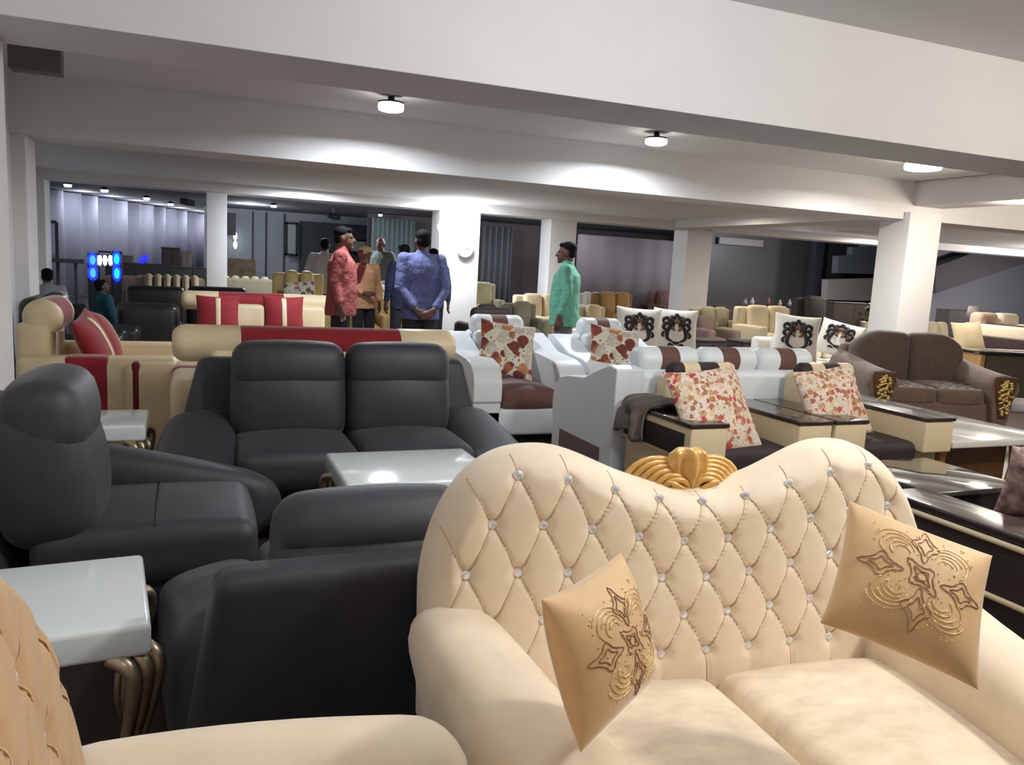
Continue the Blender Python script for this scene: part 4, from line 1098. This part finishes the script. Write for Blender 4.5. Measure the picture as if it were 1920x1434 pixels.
carton('cream upright box between the dark low cabinets', 1346, 1372, 645, .46, (214,208,184)); carton('grey upright box right of the cream one', 1376, 1395, 645, .46, (140,140,150))
# dark sideboards and bottles at the glass front
unit('dark long counter in front of the dark glass', 1345, 1525, 574, .98, .9, mat('counter_brown', (74,46,40), .5), name='counter', cat='counter', Yo=17.5)
for i, (x, c) in enumerate(((1395,(150,140,150)),(1408,(190,184,180)),(1438,(120,70,60)),(1460,(160,140,130)),(1478,(120,130,140)))):
    p = atY(x, 568, 17.45); zt = atY(1435, 574, 17.5).z
    r = root('vase', ['mauve','white','rust','sand','blue-grey'][i]+' small vase standing on the dark long counter', 'vase', (p.x, 17.4, zt+.013), 0, 'vases on the dark counter')
    m = mat('vase_m', c, .4); h = .16+.03*(i % 3)
    LT('vase_body', [(.03,0),(.055,h*.35),(.05,h*.6),(.022,h*.85),(.03,h)], m, r, seg=14); LT('vase_rim', [(.03,h),(.036,h+.008),(.028,h+.012)], m, r, seg=14)
unit('dark sideboard below the landing wall', 1552, 1626, 566, .9, .8, mat('side_dark', (62,54,52), .6), name='sideboard', cat='sideboard', Yo=14.5)
plain_sofa('dark armchair back between the cream sofa and the landing wall', 1, .8, (*[round(v, 2) for v in (atY(1536, 600, 12.5).x, 12.5)], 0), 0, mat('near_black', (34,32,34), .7), H=1.15, name='high_back_chair', cat='armchair')
# potted plant beside the near right column
p = at(1634, 602, .62)
r = root('potted_plant', 'leafy plant in a cream pot left of the bright column', 'plant', (p.x, p.y, 0))
LT('pot', [(.16,0),(.2,.3),(.24,.58),(.25,.6),(.22,.6),(.2,.56)], mat('pot_cream', (214,204,176), .6), r, seg=20)
bm = bmesh.new(); rr = random.Random(9)
for i in range(70):
    a = rr.uniform(0, 2*pi); R = rr.uniform(.02, .22); h = rr.uniform(.62, 1.0); b = V((R*cos(a), R*sin(a), h)); d = V((cos(a)*.6, sin(a)*.6, rr.uniform(-.3, .8))).normalized(); sd = d.cross(V((0,0,1))).normalized()
    L = rr.uniform(.09, .16); q = [b, b+d*L*.5+sd*.03, b+d*L+V((0,0,-.02)), b+d*L*.5-sd*.03]
    f = [bm.verts.new(v) for v in q]; bm.faces.new(f); t = bm.verts.new(V((0, 0, .58)));
    bm.faces.new((t, f[0], f[1]))
frombm('foliage', bm, mat('leaf_green', (96,104,66), .6, var=.4, vs=30), r)
# right edge
far('cream sofa right of the bright column', 1742, 1802, 605, .86, mat('cream_c', (222,212,186), .8), 2, 0)
p = at(1816, 634, .78)
cushion('sand cushion standing on a dark board right of the taupe loveseat', .46, .46, .15, SA, lean_mat((p.x, p.y, .78), -12, 20, 4), 'cushion')
s = root('console_table', 'dark console under the sand cushion right of the taupe loveseat', 'table', (p.x+.1, p.y+.1, 0), -10)
BX('tabletop', (1.0,.5,.06), (0, 0, .53), Mt['dark_brown'], s)
for x in (-.42, 0, .42): BX('leg', (.09,.3,.5), (x, 0, .25), Mt['taupe_dark'], s)
unit('dark headboard cabinet under the slate wall', 1768, 1862, 580, .95, .9, mat('head_dark', (58,52,52), .7), name='sideboard', cat='sideboard', Yo=15.5)
p = atY(1822, 600, 12.4)
s = root('table_lamp', 'grey shaded table lamp before the dark sideboard', 'lamp', (p.x, 12.4, 0))
LT('lamp_shade', [(.13,.86),(.09,1.1),(.085,1.1),(.125,.86)], mat('shade', (150,142,136), .8), s, seg=20); LT('lamp_pole', [(.12,0),(.12,.02),(.02,.04),(.02,.9)], Mt['pewter'], s, seg=14)
p = atY(1895, 610, 10.5)
s = root('bed', 'dark framed bed with cream mattress and pillows at the right edge', 'bed', (p.x+1.5, 11.2, 0), 0)
BX('bed_frame', (1.9, 1.7, .42), (0, 0, .3), mat('plum_brown', (58,40,44), .6), s); SB('mattress', (1.8, 1.62, .26), (0, 0, .64), .06, mat('cream_sheet', (236,228,206), .8), s, m=2)
SB('bed_runner', (.3, 1.66, .3), (-.62, 0, .64), .05, mat('plum_runner', (74,46,52), .8), s, m=2)
for x, c in ((-.62,(206,180,164)), (.0,(226,214,200))): SB('pillow', (.55, .3, .3), (x, .55, .85), .1, mat('pillow_m', c, .8), s, m=3)
for x in (-.85, .85):
    for y in (-.75, .75): BX('leg', (.08,.08,.1), (x, y, .05), Mt['black'], s)
s = root('glass_console', 'dark edged glass table at the right edge behind the taupe loveseat', 'table', (9.6, 6.9, 0), -14)
BX('tabletop', (1.5,.5,.035), (0, 0, .68), Mt['black_glass'], s); BX('cabinet_body', (1.2,.4,.52), (0, 0, .4), mat('olive_brown', (96,88,72), .7), s)
for x in (-.65, .65): BX('leg', (.06,.4,.66), (x, 0, .33), Mt['gold_wood'], s)
# ---------------------------------------------------------------- far left corner
def led_box(lab, x, y0, y1, xr, g, col):
    p = atY(x, (y0+y1)/2, 17.0); s = 17.0/1500*1.08; h = (y1-y0)*s; w = (xr-x)*2*s
    r = root('light_box', lab, 'light box', (p.x, 17.0, 0), 0, g)
    BX('cabinet_body', (w*1.1, .3, p.z+h/2), (0, .16, (p.z+h/2)/2), Mt['wall_dark'], r)
    for k, zz in enumerate((p.z+h*.24, p.z-h*.24)):
        bm = bmesh.new(); tube_bm(bm, [V((w*.42*cos(2*pi*i/24), 0, h*.25*sin(2*pi*i/24))) for i in range(24)], w*.11, 6, True)
        o = frombm('led_ring', bm, emit('blue_led', (20,40,255), 3.5), r, loc=(0, -.03, zz)); label(o, 'glowing blue ring')
        o = LT('led_panel', [(.3*w,0),(.3*w,-.012),(.01,-.014)], emit('cyan_led', col, 1.6), r, axis='y', loc=(0, 0, zz)); o.scale = (1, 1, h*.25/(w*.42)); label(o, 'glowing cyan centre')
led_box('tall light box with two blue glowing rings, left one', 174, 479, 520, 180.5, 'blue glowing light boxes', (70,160,255))
led_box('tall light box with cyan glowing rings, right one', 219, 476, 522, 225, 'blue glowing light boxes', (30,215,255))
for k, x in enumerate((187, 197, 207)):
    p = atY(x, 489, 17.0)
    r = root('lamp_bulb', ['left','middle','right'][k]+' one of three white bulbs between the blue light boxes', 'bulb', (p.x, 17, p.z), 0, 'white bulbs between the light boxes')
    LT('bulb_glass', [(.005,-.09),(.03,-.06),(.036,.02),(.03,.08),(.02,.1)], emit('bulb', (255,255,255), 6), r, seg=14); LT('bulb_stem', [(.02,.1),(.018,.108),(.006,.112)], Mt['black'], r, seg=10)
p = atY(197, 474, 17.05); s = root('lamp_rail', 'dark rail carrying the three white bulbs', 'rail', (p.x, 17.0, p.z+.02)); BX('bar', (.22,.04,.03), (0,0,0), Mt['black'], s)
for x in (-.105, .105): BX('post', (.02,.03,p.z), (x, .06, -(p.z+.04)/2), Mt['black'], s)
for k, (x, y) in enumerate(((272, 484), (266, 491))):
    Yk = 19.35+.2*k; p = atY(x, y, Yk); r = root('light_box', ['upper','lower'][k]+' small blue glowing ring lamp on the far bed', 'light box', (p.x, Yk, p.z), 0, 'small blue ring lamps')
    LT('led_ring', [(.05,.03),(.075,0),(.05,-.03),(.03,0)], emit('blue_led2', (30,30,255), 3), r, axis='y', seg=18); LT('lamp_back', [(.06,.02),(.06,.06),(.01,.07)], Mt['black'], r, axis='y', seg=14)
    BX('stand', (.03,.03,p.z), (0, .07, -p.z/2), Mt['black'], r)
unit('carved wooden cabinet between the light boxes and the blue ring lamps', 202, 250, 478, 1.3, 1.2, mat('carved_brown', (120,108,102), .7, var=.2), name='carved_cabinet', cat='cabinet', Yo=19.5)
unit('dark wooden dresser right of the blue ring lamps', 303, 338, 464, 1.3, 1.3, mat('dresser_brown', (74,58,56), .6, var=.2), name='dresser', cat='dresser', Yo=20)
unit('pale wooden dresser next to the dark one', 341, 359, 472, 1.2, 1.2, mat('dresser_pale', (140,128,120), .7), name='dresser', cat='dresser', Yo=20)
cx = atY(268, 505, 18.5).x
s = root('bed', 'brown bed before the curtained wall in the far left corner', 'bed', (cx, 18.3, 0)); BX('bed_frame', (1.5, 1.4, .45), (0, 0, .28), mat('bed_brown', (120,96,86), .7), s); SB('mattress', (1.4, 1.3, .3), (0, 0, .64), .06, mat('bed_cover', (150,124,112), .8), s, m=2); BX('headboard', (1.5,.08,1.05), (0,.72,.53), mat('bed_dark', (60,54,60), .6), s)
for x in (-.65, .65): BX('leg', (.08,.08,.06), (x, -.6, .03), Mt['black'], s)
unit('low dark console below the pale dresser', 318, 402, 500, 1.0, .9, mat('console_dark', (58,54,54), .5), name='console', cat='console', Yo=17.32)
# mirror on stand and glass table at the left wall
p = atY(97, 452, 16.5); a = atY(85, 415, 16.5); b = atY(107, 492, 16.5)
r = root('standing_mirror', 'dark framed standing mirror at the far left wall', 'mirror', (p.x, 16.5, 0))
BX('mirror_glass', (b.x-a.x, .02, a.z-b.z), (0, 0, p.z), mat('mirror', (210,214,224), .1, metal=.8), r)
for x in (-1, 1): BX('frame', (.05,.05,a.z), (x*(b.x-a.x)/2, 0, a.z/2), Mt['wall_dark'], r)
BX('frame', (b.x-a.x,.05,.05), (0, 0, a.z), Mt['wall_dark'], r)
p = atY(130, 489, 16.2); s = root('glass_table', 'dark narrow table beside the standing mirror', 'table', (p.x, 16.2, 0)); BX('tabletop', (.5,.4,.07), (0,0,p.z), Mt['wall_dark'], s)
for x in (-.18, .1): BX('leg', (.05,.05,p.z-.03), (x, 0, (p.z-.03)/2), Mt['wall_dark'], s)
# pictures and equipment on the far walls
def picture(lab, xl, xr, yt, yb, Y, inner):
    a = atY(xl, yt, Y); b = atY(xr, yb, Y); w, h = b.x-a.x, a.z-b.z
    r = root('framed_picture', lab, 'picture', ((a.x+b.x)/2, Y, (a.z+b.z)/2), 0, 'framed pictures on the far wall'); BX('picture_panel', (w, .03, h), (0, 0, 0), inner, r); t = .07
    for s in (-1, 1): BX('frame', (t,.06,h+t), (s*w/2, -.02, 0), Mt['black'], r); BX('frame', (w+t,.06,t), (0, -.02, s*h/2), Mt['black'], r)
gp = mat('pale_print', (176,184,186), .5)
picture('tall narrow framed panel left of the dark wall', 537, 556, 418, 478, 26.6, gp); picture('square framed picture on the dark wall by the bald person', 654, 687, 449, 474, 26.6, gp)
def hung(lab, x, y, Y, sx, sz, name, cat):
    p = atY(x, y, Y); r = root(name, lab, cat, (p.x, Y, p.z), 0); BX('casing', (sx, .25, sz), (0, 0, 0), mat('casing_grey', (74,78,82), .6), r); BX('wall_bracket', (sx*.4,.2,.06), (0,.2,sz*.3), Mt['black'], r)
hung('grey loudspeaker panel hung right of the slim white column', 433, 420, 26.7, .28, .68, 'loudspeaker', 'speaker')
p = atY(441, 451, 26.8); r = root('wall_lamp', 'two-part glowing sconce below the grey loudspeaker', 'wall lamp', (p.x, 26.8, p.z)); em = emit('sconce', (250,250,255), 2.5)
for z in (.14, -.12): LT('lamp_shade', [(.02,-.14),(.06,-.02),(.05,.06),(.02,.12)], em, r, loc=(0,0,z), seg=12)
BX('wall_plate', (.08,.12,.1), (0,.08,0), Mt['pewter'], r)
def projector(lab, x, y, z):
    p = at(x, y, z); r = root('projector', lab, 'projector', (p.x, p.y, z), 20, 'black ceiling projectors'); SB('casing', (.3,.26,.14), (0,0,0), .03, Mt['black'], r, m=1, rot=(12,0,30)); BX('ceiling_mount', (.04,.04,2.75-z), (0, 0, (2.75-z)/2), Mt['black'], r)
projector('black projector hanging over the curtained wall', 352, 379, 2.58); projector('black projector hanging above the person in pink', 626, 406, 2.5)
SC.cycles.use_denoising = True
SC.cycles.max_bounces = 6; SC.cycles.diffuse_bounces = 4; SC.cycles.glossy_bounces = 3; SC.cycles.transmission_bounces = 2
SC.cycles.use_adaptive_sampling = True; SC.cycles.adaptive_threshold = .03
